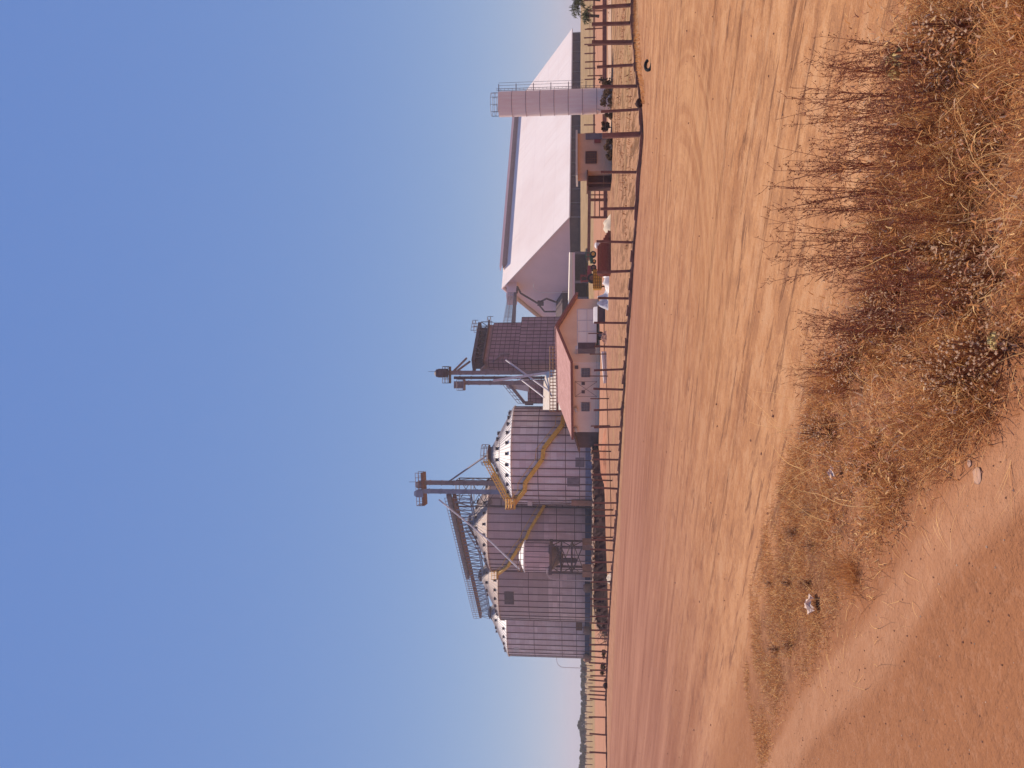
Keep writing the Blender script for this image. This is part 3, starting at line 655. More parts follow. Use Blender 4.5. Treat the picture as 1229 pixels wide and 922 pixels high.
panel_box('lower_body', 13.8, 3.0, 0, zz(621), [M['pan2'], M['dark']], 12, 11)
panel_box('upper_body', 12.0, 2.6, zz(621), zz(586), [M['pan'], M['dark']], 10, 6, .1, .05)
m = MB(); dbox(m, .2, 11.6, .2, 2.4, zz(586), zz(580.5)); m.build('top_hood', M['pan'], dr)
m = MB(); dbox(m, -.4, 12.2, -.6, 2.6, zz(580.5), zz(579)); dbox(m, -.2, 11.8, -.3, 2.3, zz(570), zz(566))
for i in range(9):
    a = .2 + 11.4 * i / 8; b = .2 + 11.4 * (i + 1) / 8
    w = lambda t_, z_: (DC + TA * t_ + SA * -.5) + Vector((0, 0, z_))
    m.beam(w(a, zz(579)), w(a, zz(570)), .14, .14)
    if i < 8: m.beam(w(a, zz(579 if i % 2 else 570)), w(b, zz(570 if i % 2 else 579)), .1, .1)
dbox(m, .2, 11.6, .8, 2.2, zz(579), zz(570)); gl = m.build('top_gallery', M['dark'], dr)
m = MB(); q = lambda t_, s_, z_: DC + TA * t_ + SA * s_ + Vector((0, 0, z_))
railing(m, [q(8.8, -.5, zz(566)), q(12.2, -.5, zz(566)), q(12.2, 2.4, zz(566))], 1.1, .05, 1.0); railing(m, [q(12.1, -.2, zz(584)), q(13.9, -.2, zz(584)), q(13.9, 2.6, zz(584))], 1.1, .05, 1.0); m.build('railing', M['mauve'], dr)
m = MB(); m.path([q(-.3, 1, zz(583)), q(-1.6, 1.2, zz(578)), q(-1.6, 1.2, zz(592))], .35); m.path([q(-.2, .5, zz(592)), q(1.2, -.5, zz(602)), q(1.2, -.5, zz(612))], .14); m.build('inlet_pipe', M['mauve'], dr)
# ------------------------------------------------------------------ drier elevator
EY = 139.0
ee = thing('bucket_elevator', 'slim dark double bucket elevator standing beside the drier tower', 'elevator', (P(700, 452, EY).x, EY, 0))
for py, px0, w_ in ((447.5, 530, .75), (453.5, 545, .5), (459.5, 556, .75)):
    m = MB(); b = P(px0, py, EY); m.box((b.x, b.y, b.z / 2), (w_, .8, b.z))
    for k in range(12): m.box((b.x, b.y, b.z * (k + .5) / 12), (w_ + .14, .94, .13))
    m.build('leg', M['dark'] if w_ < .7 else M['mauve'], ee)
m = MB(); a = P(532, 448, EY); m.box(a, (1.6, 1.4, 1.6)); m.lathe(a + Vector((0, 0, .8)), [(.8, 0), (.7, .5), (.3, .8)], 10); m.build('head', M['dark'], ee)
m = MB(); a = P(540, 450, EY); m.box(a, (3.0, 2.0, .16)); railing(m, [a + Vector(k) for k in ((-1.5, -1, 0), (1.5, -1, 0), (1.5, 1, 0), (-1.5, 1, 0), (-1.5, -1, 0))], 1.2, .05, .7); m.build('head_platform', M['dark'], ee)
m = MB(); a = P(557, 462, EY); m.box(a, (2.0, 1.8, .3)); m.box(a + Vector((0, 0, 1)), (1.3, 1.2, 1.6)); railing(m, [a + Vector(k) for k in ((-1, -.9, 0), (1, -.9, 0), (1, .9, 0), (-1, .9, 0), (-1, -.9, 0))], 1.2, .04, .7); m.build('side_platform', M['mauve'], ee)
m = MB(); a = P(524, 446, EY); m.tube(a, P(514, 446, EY), .03, n=4); m.build('mast', M['dark'], ee)
for k, (p0, p1) in enumerate((((544, 446), (560, 430)), ((547, 446.5), (564, 434)))):
    spout('spout_pipe', [P(*p0, EY), P(*p1, 141.5)], .2, M['mauve'], ('upper' if k == 0 else 'lower') + ' of two short dark pipes joining the slim elevator head to the drier top')
spout('spout_pipe', [P(592, 457, 136), P(661, 447, 134)], .22, M['pale'], 'long nearly vertical whitish pipe in front of the slim elevator')
spout('spout_pipe', [P(607, 432, 138), P(661, 471, 132), P(664, 474, 132)], .16, M['pale'], 'long slanting pale pipe crossing in front of the drier tower')
spout('spout_pipe', [P(622, 453, 137), P(653, 477, 132)], .14, M['pale'], 'shorter slanting pale pipe ending above the cream shed')
# cleaning bin behind
cb = thing('cleaning_bin', 'small dark panelled bin with roof walkway between elevator and nearest silo', 'bin', (P(700, 469, 150).x, 150, 0))
m = MB().mat(0); a = P(634, 484, 150); b = P(634, 456, 150); m.box(((a.x + b.x) / 2, 150, a.z / 2), (b.x - a.x, 3, a.z)); m.mat(1)
for i in range(6): m.box((a.x + (b.x - a.x) * i / 5, 148.47, a.z / 2), (.1, .06, a.z))
for i in range(12): m.box(((a.x + b.x) / 2, 148.47, a.z * (i + .5) / 12), (b.x - a.x, .05, .09))
m.build('bin_wall', [M['pan2'], M['dark']], cb)
m = MB(); p0, p1 = P(612, 462, 148.5), P(630, 484, 148.5); m.beam(p0, p1, 1.4, .5)
railing(m, [p0 + Vector((0, -.7, .2)), p1 + Vector((0, -.7, .2))], 1.1, .05, .8); m.tube(p1, p1 + Vector((0, 0, -1.6)), .4); m.build('walkway', M['mauve'], cb)
m = MB(); a = P(625, 464, 149); m.hull4([(a.x - 1, 148, P(635, 464, 149).z), (a.x + 1.6, 148, P(635, 464, 149).z), (a.x + 1.6, 150, P(635, 464, 149).z), (a.x - 1, 150, P(635, 464, 149).z)], [(a.x - .2, 148.5, P(608, 464, 149).z), (a.x + .8, 148.5, P(608, 464, 149).z), (a.x + .8, 149.5, P(608, 464, 149).z), (a.x - .2, 149.5, P(608, 464, 149).z)]); m.build('cyclone', M['pale'], cb)
# cream shed with rusty railing
CY = 128.0
m = MB(); prof = [(674, 444), (661, 444), (655, 449), (652.5, 458), (651.5, 492), (674, 492)]
fp = [P(x, y, CY + (674 - x) * .30) for x, y in prof]; m.hull4(fp, [p + Vector((0, 9, 0)) for p in fp])
zc = MB(); zc.v, zc.f, zc.m = m.v, m.f, m.m
zc.hull4([P(674, 444, CY) + Vector((0, .1, -12)) * 0 + Vector((0, .2, 0)), P(674, 492, CY) + Vector((0, .2, 0)), P(674, 492, CY) + Vector((0, 8.8, 0)), P(674, 444, CY) + Vector((0, 8.8, 0))],
         [Vector((P(674, 444, CY).x, CY + .2, 0)), Vector((P(674, 492, CY).x, CY + .2, 0)), Vector((P(674, 492, CY).x, CY + 8.8, 0)), Vector((P(674, 444, CY).x, CY + 8.8, 0))])
solo('storage_shed', zc, M['cream'], 'cream round-shouldered shed seen above the tiled house roof', 'shed')
rf = thing('catwalk', 'rusty raised catwalk with close railings running in front of the cream shed', 'catwalk', (P(700, 460, 124).x, 124, 0))
a, b = P(669, 416, 124), P(669, 494, 124)
m = MB(); m.beam(a, b, 1.0, .35)
for i in range(8): p = a + (b - a) * (i / 7); m.tube((p.x, p.y, 0), p, .12, n=5)
m.build('deck', M['rust'], rf)
m = MB(); railing(m, [a + Vector((0, -.4, .2)), b + Vector((0, -.4, .2))], 1.0, .07, .5, 1); m.build('railing', simple('ochre_railing', (.36, .20, .10), .8, 0, .3, 2), rf)
# ------------------------------------------------------------------ house
HA = G(720, 436); LS, LT = 11.3, 14.2
def hp(s, t_, zz_): v = HA + SA * s + TA * t_; return Vector((v.x, v.y, zz_))
ho = thing('tiled_house', 'cream single-storey house with pinkish clay tile gable roof', 'house', hp(0, 0, 0))
M['wall'] = simple('cream_pink_wall', (.93, .66, .49), .9, 0, .1, .5)
def tile_mat():
    n = NT('clay_tiles'); s = n.dot(n.co, tuple(SA)); x, y, z = n.xyz()
    w = n.math('SINE', n.math('MULTIPLY', s, 26)); r = n.math('SINE', n.math('MULTIPLY', z, 60))
    c = n.mix(n.rng(n.noise(None, 1.2, 5, .7), .3, .7), (.40, .200, .165), (.56, .310, .265)); c = n.mix(n.rng(w, -1, 1, .25, 0), c, (.25, .11, .09))
    n.bump(n.math('ADD', w, n.math('MULTIPLY', r, .5)), .5, .04); return n.fin(c, .9, 0, .15)
M['tile'] = tile_mat(); M['tiledark'] = simple('terracotta_edge', (.27, .095, .065), .9, 0, .2, 2)
zE, zR = 3.35, 5.35; wl, wr = 3.2, 3.35
m = MB(); m.hull4([hp(0, 0, -.2), hp(LS, 0, -.2), hp(LS, .2, -.2), hp(0, .2, -.2)], [hp(0, 0, zE), hp(LS, 0, zE), hp(LS, .2, zE), hp(0, .2, zE)]); fw = m.build('front_wall', M['wall'], ho)
gp = [hp(-.0, .2, -.2), hp(-.0, LT, -.2), hp(-.0, LT, zE - .5), hp(-.0, LT / 2, zR - .12), hp(-.0, .2, zE)]
m = MB(); m.hull4(gp, [p + SA * .2 for p in gp]); m.build('gable_wall', simple('gable_warm_bounce', (.90, .58, .36), .9, 0, .1, .5), ho)  # warmer than front wall: ground bounce on the gable put into the colour
m = MB(); m.hull4([hp(LS - .2, .2, -.2), hp(LS, .2, -.2), hp(LS, LT, -.2), hp(LS - .2, LT, -.2)], [hp(LS - .2, .2, zE), hp(LS, .2, zE), hp(LS, LT, zE - .5), hp(LS - .2, LT, zE - .5)]); m.build('end_wall', M['wall'], ho)
m = MB().mat(0)
m.hull4([hp(-.55, -.55, zE - .02), hp(LS + .7, -.55, zE - .02), hp(LS + .7, LT / 2, zR), hp(-.55, LT / 2, zR)], [hp(-.55, -.55, zE + .14), hp(LS + .7, -.55, zE + .14), hp(LS + .7, LT / 2, zR + .16), hp(-.55, LT / 2, zR + .16)])
m.hull4([hp(-.55, LT / 2, zR), hp(LS + .7, LT / 2, zR), hp(LS + .7, LT + .6, zE - .6), hp(-.55, LT + .6, zE - .6)], [hp(-.55, LT / 2, zR + .16), hp(LS + .7, LT / 2, zR + .16), hp(LS + .7, LT + .6, zE - .44), hp(-.55, LT + .6, zE - .44)])
ro = m.build('roof', M['tile'], ho)
m = MB(); m.beam(hp(-.6, -.62, zE + .04), hp(LS + .75, -.62, zE + .04), .12, .3); m.beam(hp(-.62, -.6, zE + .03), hp(-.62, LT / 2, zR + .06), .12, .34); m.beam(hp(-.62, LT / 2, zR + .06), hp(-.62, LT + .6, zE - .53), .12, .34); m.build('fascia', M['tiledark'], ro)
m = MB()
for i in range(26): a = -.5 + (LS + 1.1) * i / 25; m.tube(hp(a, LT / 2, zR + .2), hp(a + .42, LT / 2, zR + .2), .15, .12)
m.build('ridge_tiles', M['tile'], ro)
def zof(px, py): d = ray(px, py); n = TA; k = (HA.dot(n)) / d.dot(n); q = Vector((0, 0, H)) + d * k; return (q - HA).dot(SA), q.z
for y0, y1, x0, x1 in ((442, 452, 698, 708), (483, 493, 698, 707.5)):
    s0, z1 = zof(x0, y0); s1_, z0 = zof(x1, y1); m = MB(); m.hull4([hp(s0, -.06, z0), hp(s1_, -.06, z0), hp(s1_, -.01, z0), hp(s0, -.01, z0)], [hp(s0, -.06, z1), hp(s1_, -.06, z1), hp(s1_, -.01, z1), hp(s0, -.01, z1)])
    w = m.build('window', M['glass'], ho); m = MB()
    for k in range(4):
        a = s0 + (s1_ - s0) * k / 3; m.beam(hp(a, -.09, z0), hp(a, -.09, z1), .06, .06)
    for k in range(4):
        q = z0 + (z1 - z0) * k / 3; m.beam(hp(s0, -.085, q), hp(s1_, -.085, q), .05, .05)
    m.build('frame', M['mauve'], w)
for y0, y1 in ((458.5, 462), (468.5, 472)):
    s0, z1 = zof(698, y0); s1_, z0 = zof(702, y1); m = MB(); m.hull4([hp(s0, -.05, z0), hp(s1_, -.05, z0), hp(s1_, -.01, z0), hp(s0, -.01, z0)], [hp(s0, -.05, z1), hp(s1_, -.05, z1), hp(s1_, -.01, z1), hp(s0, -.01, z1)]); m.build('vent_window', M['dark'], ho)
for y in (490, 514):
    s0, z0 = zof(691.5, y); m = MB(); m.box(hp(s0, -.2, z0), (.5, .35, .35)); m.tube(hp(s0 - .3, -.3, z0 + .1), hp(s0 + .3, -.3, z0 - .1), .18, n=10); m.build('wall_lamp', M['cream'], ho)
m = MB(); m.box(hp(-.3, 2.2, 2.65), (.7, .9, .6), math.atan2(TA.y, TA.x)); m.build('air_conditioner', M['pale'], ho)
m = MB(); s0, z0 = zof(692, 438); m.box(hp(s0 + .3, -.1, z0), (.4, .2, .4)); m.build('meter_box', M['dark'], ho)
m = MB(); w = lambda a, z_: hp(a, -.35, z_); s0, _ = zof(700, 456); s1_, _ = zof(700, 474)
for pts in ([w(s0, .3), w(s0, 3.0)], [w(s1_, .3), w(s1_, 3.0)], [w(s0, .3), w(s1_, 3.0)], [w(s0, 3.0), w(s1_, .3)], [w(s0, 3.0), w(s1_, 3.0)]): m.path(pts, .025, 4)
m.build('trellis_frame', M['rust'], ho)
# porch at the far end, its shade put into a dark wall colour
m = MB(); m.hull4([hp(LS + .02, .2, -.2), hp(LS + 3.0, .2, -.2), hp(LS + 3.0, .4, -.2), hp(LS + .02, .4, -.2)], [hp(LS + .02, .2, zE - .15), hp(LS + 3.0, .2, 2.55), hp(LS + 3.0, .4, 2.55), hp(LS + .02, .4, zE - .15)]); po = m.build('porch_wall', simple('dark_porch_shade', (.13, .080, .07), .9, 0, .3, 1), ho)
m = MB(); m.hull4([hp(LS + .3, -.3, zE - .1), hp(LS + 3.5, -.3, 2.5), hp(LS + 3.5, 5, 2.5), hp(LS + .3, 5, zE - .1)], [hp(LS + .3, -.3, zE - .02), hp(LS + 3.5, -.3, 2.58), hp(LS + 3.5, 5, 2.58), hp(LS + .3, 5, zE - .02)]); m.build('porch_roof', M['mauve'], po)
# ------------------------------------------------------------------ box trailer
TYY = 74.0
bt = thing('box_trailer', 'white box trailer parked in front of the house gable', 'trailer', (P(700, 392, TYY).x, TYY, 0))
a = P(716, 411, TYY); b = P(693, 370.5, TYY)
m = MB(); q = [Vector((a.x, TYY, 0)), Vector((b.x, TYY + .5, 0)), Vector((b.x - .5, TYY + 2.7, 0)), Vector((a.x - .5, TYY + 2.2, 0))]
m.hull4([Vector((p.x, p.y, a.z)) for p in q], [Vector((p.x, p.y, b.z)) for p in q]); m.build('box_body', simple('white_trailer_sheet', (.92, .78, .66), .6, 0, .07, 1), bt)
m = MB()
for f in (.0, .33, .66, 1): p = q[0] + (q[1] - q[0]) * f; m.beam((p.x, p.y - .02, a.z), (p.x, p.y - .02, b.z), .05, .04)
m.beam((q[0].x, q[0].y - .02, (a.z + b.z) / 2), (q[1].x, q[1].y - .02, (a.z + b.z) / 2), .04, .04); m.beam((q[0].x, q[0].y - .03, b.z), (q[1].x, q[1].y - .03, b.z), .06, .08); m.build('trim', M['pale'], bt)
m = MB(); m.hull4([(a.x - .6, TYY + .15, a.z + .1), (a.x - .02, TYY + .02, a.z + .1), (a.x - .5, TYY + 2.1, a.z + .1), (a.x - 1.0, TYY + 2.1, a.z + .1)], [(a.x - .6, TYY + .15, b.z - .05), (a.x - .02, TYY + .02, b.z - .05), (a.x - .5, TYY + 2.1, b.z - .05), (a.x - 1.0, TYY + 2.1, b.z - .05)]); m.build('shaded_end', M['dark'], bt)  # dark block stands in for the shade at the trailer's left end
m = MB(); m.box((a.x + 1.4, TYY + 1.2, a.z - .1), (3.6, 1.6, .2)); m.build('chassis', M['black'], bt)
for dx in (.7, 2.5):
    for dy in (.25, 2.1):
        m = MB(); m.tube((a.x + dx, TYY + dy, .36), (a.x + dx, TYY + dy + .25, .36), .36, n=18); wo = m.build('wheel', M['black'], bt)
        m = MB(); m.tube((a.x + dx, TYY + dy - .02, .36), (a.x + dx, TYY + dy, .36), .18, n=12); m.build('rim', M['mauve'], wo)
sb = thing('waste_bin', 'dark metal bin with pale lid beside the white trailer', 'bin', (P(725, 378, 71).x, 71, 0))
a = P(725, 387, 71); b = P(717, 368, 71); m = MB(); m.box(((a.x + b.x) / 2, 71.6, b.z / 2), (b.x - a.x, 1.1, b.z)); m.build('body', M['dark'], sb)
m = MB(); m.hull4([(a.x, 71.0, b.z), (b.x, 71.0, b.z), (b.x, 72.2, b.z), (a.x, 72.2, b.z)], [(a.x, 71.3, b.z + .3), (b.x, 71.3, b.z + .3), (b.x, 72.2, b.z + .35), (a.x, 72.2, b.z + .35)]); m.build('lid', M['pale'], sb)
# ------------------------------------------------------------------ equipment shed and machines
SY = 158.0
es = thing('equipment_shed', 'open machinery shed with cream roof edge below the warehouse gable', 'shed', (P(700, 340, SY).x, SY, .5))
g = lambda px, py, dy=0: P(px, py, SY + dy)
m = MB(); m.hull4([g(687, 303), g(687.5, 396), g(686, 396, 9), g(686, 303, 9)], [g(684, 303), g(682, 396), g(681, 396, 9), g(683, 303, 9)]); m.build('roof', simple('cream_roof_edge', (.80, .68, .54), .7, 0, .06, 1), es)
m = MB(); m.hull4([g(690, 303, .1), g(690, 396, .1), g(690, 396, .4), g(690, 303, .4)], [g(687, 303, .1), g(687.4, 396, .1), g(687.4, 396, .4), g(687, 303, .4)]); m.build('fascia', M['wh_gable'], es)
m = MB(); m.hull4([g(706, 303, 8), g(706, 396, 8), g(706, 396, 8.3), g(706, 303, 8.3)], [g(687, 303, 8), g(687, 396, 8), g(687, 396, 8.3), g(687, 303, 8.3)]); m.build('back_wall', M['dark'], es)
m = MB(); m.hull4([g(708, 358, .2), g(708, 396, .2), g(708, 396, .5), g(708, 358, .5)], [g(690, 358, .2), g(690, 396, .2), g(690, 396, .5), g(690, 358, .5)]); m.build('side_panel', M['wh_gable'], es)
for y in (303.7, 338.5, 358):
    m = MB(); m.beam(g(708, y, .2), g(690, y, .2), .5, .4); m.build('post', M['mauve'], es)
def tractor(label, px, py, Y, w, body, wheelc, flip=1):
    c = P(px, py, Y); c.z = gz(c.x, c.y); t = thing('farm_tractor', label, 'tractor', c); L = w
    B = lambda x, y, z_: c + Vector((x * L * flip, y * L, z_ * L))
    m = MB(); m.hull4([B(-.5, -.16, .28), B(.1, -.16, .28), B(.1, .16, .28), B(-.5, .16, .28)], [B(-.5, -.14, .52), B(.1, -.16, .58), B(.1, .16, .58), B(-.5, .14, .52)]); m.build('bonnet', body, t)
    m = MB(); m.box(B(.24, 0, .40), (.34 * L, .5 * L, .2 * L)); m.box(B(.28, 0, .54), (.2 * L, .3 * L, .1 * L)); m.build('seat_platform', body, t)
    m = MB()
    for x, y in ((.1, -.22), (.1, .22), (.44, -.22), (.44, .22)): m.beam(B(x, y, .5), B(x, y, .92), .04 * L, .04 * L)
    m.box(B(.27, 0, .94), (.46 * L, .56 * L, .04 * L)); m.build('canopy', body, t)
    m = MB(); m.tube(B(-.25, .05, .5), B(-.25, .05, .78), .02 * L); m.build('exhaust', M['dark'], t)
    for x, r_ in ((.28, .27), (-.36, .17)):
        for y in (-.3, .22):
            m = MB(); m.tube(B(x, y, r_), B(x, y + .09, r_), r_ * L, n=20); wo = m.build('wheel', M['black'], t)
            m = MB(); m.tube(B(x, y - .01, r_), B(x, y, r_), r_ * .55 * L, n=14); m.build('rim', wheelc, wo)
tractor('green tractor with yellow wheels parked at the right end of the open shed', 704.5, 309.5, 120, 1.75, M['green'], M['yellow'])
tractor('red tractor standing in front of the open shed', 706.5, 329, 118, 2.5, M['redpaint'], M['rust'], -1)
yb = thing('yellow_implement', 'yellow slatted metal box implement in front of the red tractor', 'machine', P(723, 335, 72))
a = P(722, 346, 72); b = P(712, 323.5, 72)
m = MB().mat(0); m.box(((a.x + b.x) / 2, 72.8, (a.z + b.z) / 2), (b.x - a.x, 1.5, b.z - a.z)); m.mat(1)
for i in range(7): m.box((a.x + (b.x - a.x) * i / 6, 72.02, (a.z + b.z) / 2), (.06, .06, b.z - a.z))
for i in range(5): m.box(((a.x + b.x) / 2, 72.03, a.z + (b.z - a.z) * i / 4), (b.x - a.x, .05, .06))
m.build('box_body', [M['yellow'], simple('dull_yellow_slat', (.30, .16, .03), .7, 0, .2, 2)], yb)
for x in (a.x + .2, b.x - .2):
    m = MB(); m.beam((x, 72.3, 0), (x, 72.3, a.z), .12, .12); m.build('leg', M['rust'], yb)
def heap(name, label, cat, x0, x1, y0, y1, Y, mat, depth=1.2, seed=1, peak=.5, rough=.25):
    a, b = P(x1, y1, Y), P(x0, y0, Y); ht = b.z - a.z; wd = b.x - a.x; n = 22; k = 12; mb = MB(); vs_ = []
    z0 = min(a.z, gz((a.x + b.x) / 2, Y + depth / 2))
    for j in range(k + 1):
        for i in range(n + 1):
            u_, v_ = i / n, j / k; e = math.sin(math.pi * v_) ** .8 * math.sin(math.pi * u_ ** (math.log(.5) / math.log(peak))) ** .75
            hgt = ht * e * (1 + rough * (float(vnoise(u_ * 7 + seed, v_ * 5, seed)) - .5) * 2)
            vs_.append((a.x + wd * u_, Y + depth * v_, z0 - .05 + max(0, hgt)))
    fs_ = [(j * (n + 1) + i, j * (n + 1) + i + 1, (j + 1) * (n + 1) + i + 1, (j + 1) * (n + 1) + i) for j in range(k) for i in range(n)]
    mb.add(vs_, fs_); return solo(name, mb, mat, label, cat, smoothed=rough < .3)
heap('sand_pile', 'pale cream sand heap beside the red brick stack', 'sand pile', 723, 732, 255, 279, 57, M['sand'], 2.0, 2, .4)
heap('plastic_sheet', 'crumpled white plastic sheeting spread on the ground by the yellow implement', 'plastic sheet', 725, 733, 322, 352, 60, M['white'], 1.6, 3, .5, .7)
heap('plastic_sheet', 'bluish white sheeting bunched up between yellow implement and trailer', 'plastic sheet', 721, 731, 342, 372, 62, simple('pale_blue_sheet', (.62, .58, .58), .6, 0, .3, 2), 1.6, 9, .45, .8)
heap('soil_pile', 'long low orange soil heap at the foot of the dark bank', 'soil pile', 720.5, 728.5, 510, 592, 67, M['orangesoil'], 3.0, 5, .5)
heap('rubble_heap', 'small reddish rubble heap under the white trailer', 'rubble', 722, 729, 396, 414, 66, simple('red_rubble', (.36, .17, .12), .9, 0, .5, 4), 1.2, 6, .5, .8)
heap('sand_pile', 'pale sunlit sand heap before the bank opposite the third silo', 'sand pile', 728, 735, 690, 708, 56, M['sand'], 1.6, 8, .4, .6)
m = MB(); m.beam(P(724.5, 424, 68), P(727, 458, 66), .5, .38); solo('concrete_beam', m, M['white'], 'white concrete beam lying on the ground in front of the house', 'beam')
m = MB(); a = P(717, 294.5, 62); m.lathe((a.x, a.y, a.z - .25), [(.25, 0), (.3, .15), (.27, .35), (.12, .48)], 12); m.tube((a.x, a.y, 0), (a.x, a.y, a.z - .2), .1); solo('water_bucket', m, M['white'], 'white bucket on a stand behind the brick stack', 'bucket')
# brick stack
def brick_mat():
    n = NT('red_bricks'); b = n.t.nodes.new('ShaderNodeTexBrick'); x, y, z = n.xyz(); n.t.links.new(n.vec(n.math('ADD', x, y), z), b.inputs['Vector'])
    b.inputs['Scale'].default_value = 4.5; b.inputs['Color1'].default_value = (.30, .085, .055, 1); b.inputs['Color2'].default_value = (.38, .12, .075, 1); b.inputs['Mortar'].default_value = (.13, .04, .03, 1); b.inputs['Mortar Size'].default_value = .03
    return n.fin(b.outputs[0], .9, 0, .1)
m = MB(); a, b = P(732.5, 329, 56.5), P(717, 277, 56.5)
steps = [(0, 1), (.12, 0), ] 
for k in range(9):
    z0 = b.z * k / 9; f = 1 - .42 * max(0, k - 1) / 8; x0 = a.x + .05 * (k > 6) * (k - 6)
    for d in range(3): m.box((x0 + (b.x - a.x) * f / 2 + random.uniform(-.03, .03), 56.7 + d * .42, z0 + b.z / 18), ((b.x - a.x) * f, .40, b.z / 9 - .005))
solo('brick_stack', m, brick_mat(), 'stepped stack of red bricks in the yard behind the fence', 'brick stack')
# gate between guardhouse and bricks
gt = thing('yard_gate', 'dark metal yard gate between the guardhouse and the brick stack', 'gate', G(728, 240))
gy = 64
m = MB(); m.beam(P(726.5, 212, gy), P(726.5, 262, gy), .25, .3); m.build('bottom_rail', M['post'], gt)
for x in (714, 719.5): m = MB(); m.tube(P(x, 214, gy), P(x, 262, gy), .05); m.build('rail', M['rust'], gt)
for y, w in ((234, .08), (240, .2), (261, .16)): m = MB(); m.beam(P(730, y, gy), P(709, y, gy), w, w); m.build('gate_post', M['rust'], gt)
m = MB(); m.beam(P(707.5, 226, 128), P(706.5, 312, 128), .4, .5); solo('kerb_wall', m, M['rust'], 'long reddish kerb line at the grass edge in front of the warehouse', 'wall')
# ------------------------------------------------------------------ guardhouse
GY = 55.0
a, b = P(732.5, 205, GY), P(693.5, 160.5, GY); zg = b.z
gh = thing('guardhouse', 'small tan guardhouse with lattice window near the water tank', 'hut', ((a.x + b.x) / 2, GY, 0))
M['tan'] = simple('tan_render', (.74, .44, .28), .9, 0, .12, 1)
m = MB(); m.box(((a.x + b.x) / 2, GY + 1.3, zg / 2 - .05), (b.x - a.x, 2.6, zg + .1)); m.build('walls', M['tan'], gh)
m = MB(); m.box(((a.x + b.x) / 2 - .1, GY + 1.25, zg + .08), (b.x - a.x + .5, 3.2, .14)); m.build('roof_slab', M['cream'], gh)
w0, w1 = P(716, 196, GY), P(703, 182.5, GY); m = MB().mat(0); m.box(((w0.x + w1.x) / 2, GY - .01, (w0.z + w1.z) / 2), (w1.x - w0.x, .06, w1.z - w0.z)); m.mat(1)
for i in range(6): m.box((w0.x + (w1.x - w0.x) * i / 5, GY - .06, (w0.z + w1.z) / 2), (.05, .05, w1.z - w0.z)); m.box(((w0.x + w1.x) / 2, GY - .065, w0.z + (w1.z - w0.z) * i / 5), (w1.x - w0.x, .05, .05))
m.build('lattice_window', [M['dark'], M['rust']], gh)
d0, d1 = P(733, 167, GY), P(703, 160.8, GY); m = MB(); m.box(((d0.x + d1.x) / 2, GY - .03, d1.z / 2), (d1.x - d0.x, .06, d1.z)); m.build('door', M['mauve'], gh)
e0 = P(717, 170, GY); m = MB(); m.box((e0.x, GY - .1, e0.z), (.22, .16, .45)); m.build('fire_box', M['redpaint'], gh)
p0, p1 = P(733, 219, GY), P(706, 206, GY); m = MB(); m.box(((p0.x + a.x) / 2, GY + 1.8, p1.z / 2), (a.x - p0.x, 1.2, p1.z)); po = m.build('porch', simple('dark_brown_recess', (.12, .055, .045), .9, 0, .3, 1), gh)
m = MB(); m.box(((p0.x + a.x) / 2 - .1, GY + 1.0, p1.z + .06), (a.x - p0.x + .3, 2.4, .1)); m.build('porch_roof', M['rust'], po); m = MB(); m.beam((p0.x, GY + .1, 0), (p0.x, GY + .1, p1.z), .1, .1); m.build('porch_post', M['rust'], po)
# ------------------------------------------------------------------ water tank
WY = 56.0; wb = P(733, 121, WY); wb.z = 0
wt_ = thing('water_tank', 'tall pale cylindrical water tower with ladder and top railing', 'water tank', wb)
wr_ = .89; zt = P(599, 124, WY).z
def tank_mat():
    n = NT('weathered_white_tank'); x, y, z = n.xyz(); an = n.math('ARCTAN2', y, x)
    s = n.noise(n.vec(n.math('MULTIPLY', an, 3), n.math('MULTIPLY', z, .3)), 2, 6, .7); c = n.mix(n.rng(s, .3, .7), (.90, .67, .57), (.97, .82, .70)); return n.fin(c, .6, 0, .3)
m = MB().mat(0); m.lathe(wb, [(wr_, 0), (wr_, zt)], 48); m.mat(1)
for k in range(1, 8): m.lathe(wb, [(wr_, zt * k / 8), (wr_ + .02, zt * k / 8 + .01), (wr_ + .02, zt * k / 8 + .04), (wr_, zt * k / 8 + .05)], 48, caps=False)
m.build('shell', [tank_mat(), simple('tank_seam', (.46, .32, .30), .7, 0, .2, 3)], wt_)
m = MB(); railing(m, [wb + Vector(((wr_ - .05) * math.cos(i * .628), (wr_ - .05) * math.sin(i * .628), zt)) for i in range(11)], .55, .014, 1.2, 1); m.build('top_railing', M['mauve'], wt_)
m = MB(); m.lathe(wb + Vector((-.3, 0, zt)), [(.22, 0), (.22, .1)], 14); m.build('manhole', M['mauve'], wt_)
m = MB(); lx = wb + Vector((wr_ + .05, -.1, 0))
for q in (-.17, .17): m.tube(lx + Vector((.1, q, .8)), lx + Vector((.1, q, zt + .2)), .018, n=4)
for k in range(26): z_ = 1 + k * .28; m.tube(lx + Vector((.1, -.17, z_)), lx + Vector((.1, .17, z_)), .012, n=4)
for q in (-.25, .25): m.tube(lx + Vector((.5, q, 2)), lx + Vector((.5, q, zt)), .012, n=4)
for k in range(6): z_ = 1.8 + k * 1.27; m.beam(lx + Vector((-.1, 0, z_)), lx + Vector((.5, 0, z_)), .07, .05)
m.build('ladder', M['mauve'], wt_)
m = MB(); m.lathe(wb, [(wr_ + .4, -.1), (wr_ + .4, .1)], 32); m.build('base_slab', M['concrete'], wt_)
m = MB(); m.tube((wb.x - 1.0, wb.y - .3, 0), (wb.x - .75, wb.y - .5, 1.0), .06); m.build('outlet_pipe', M['pale'], wt_)
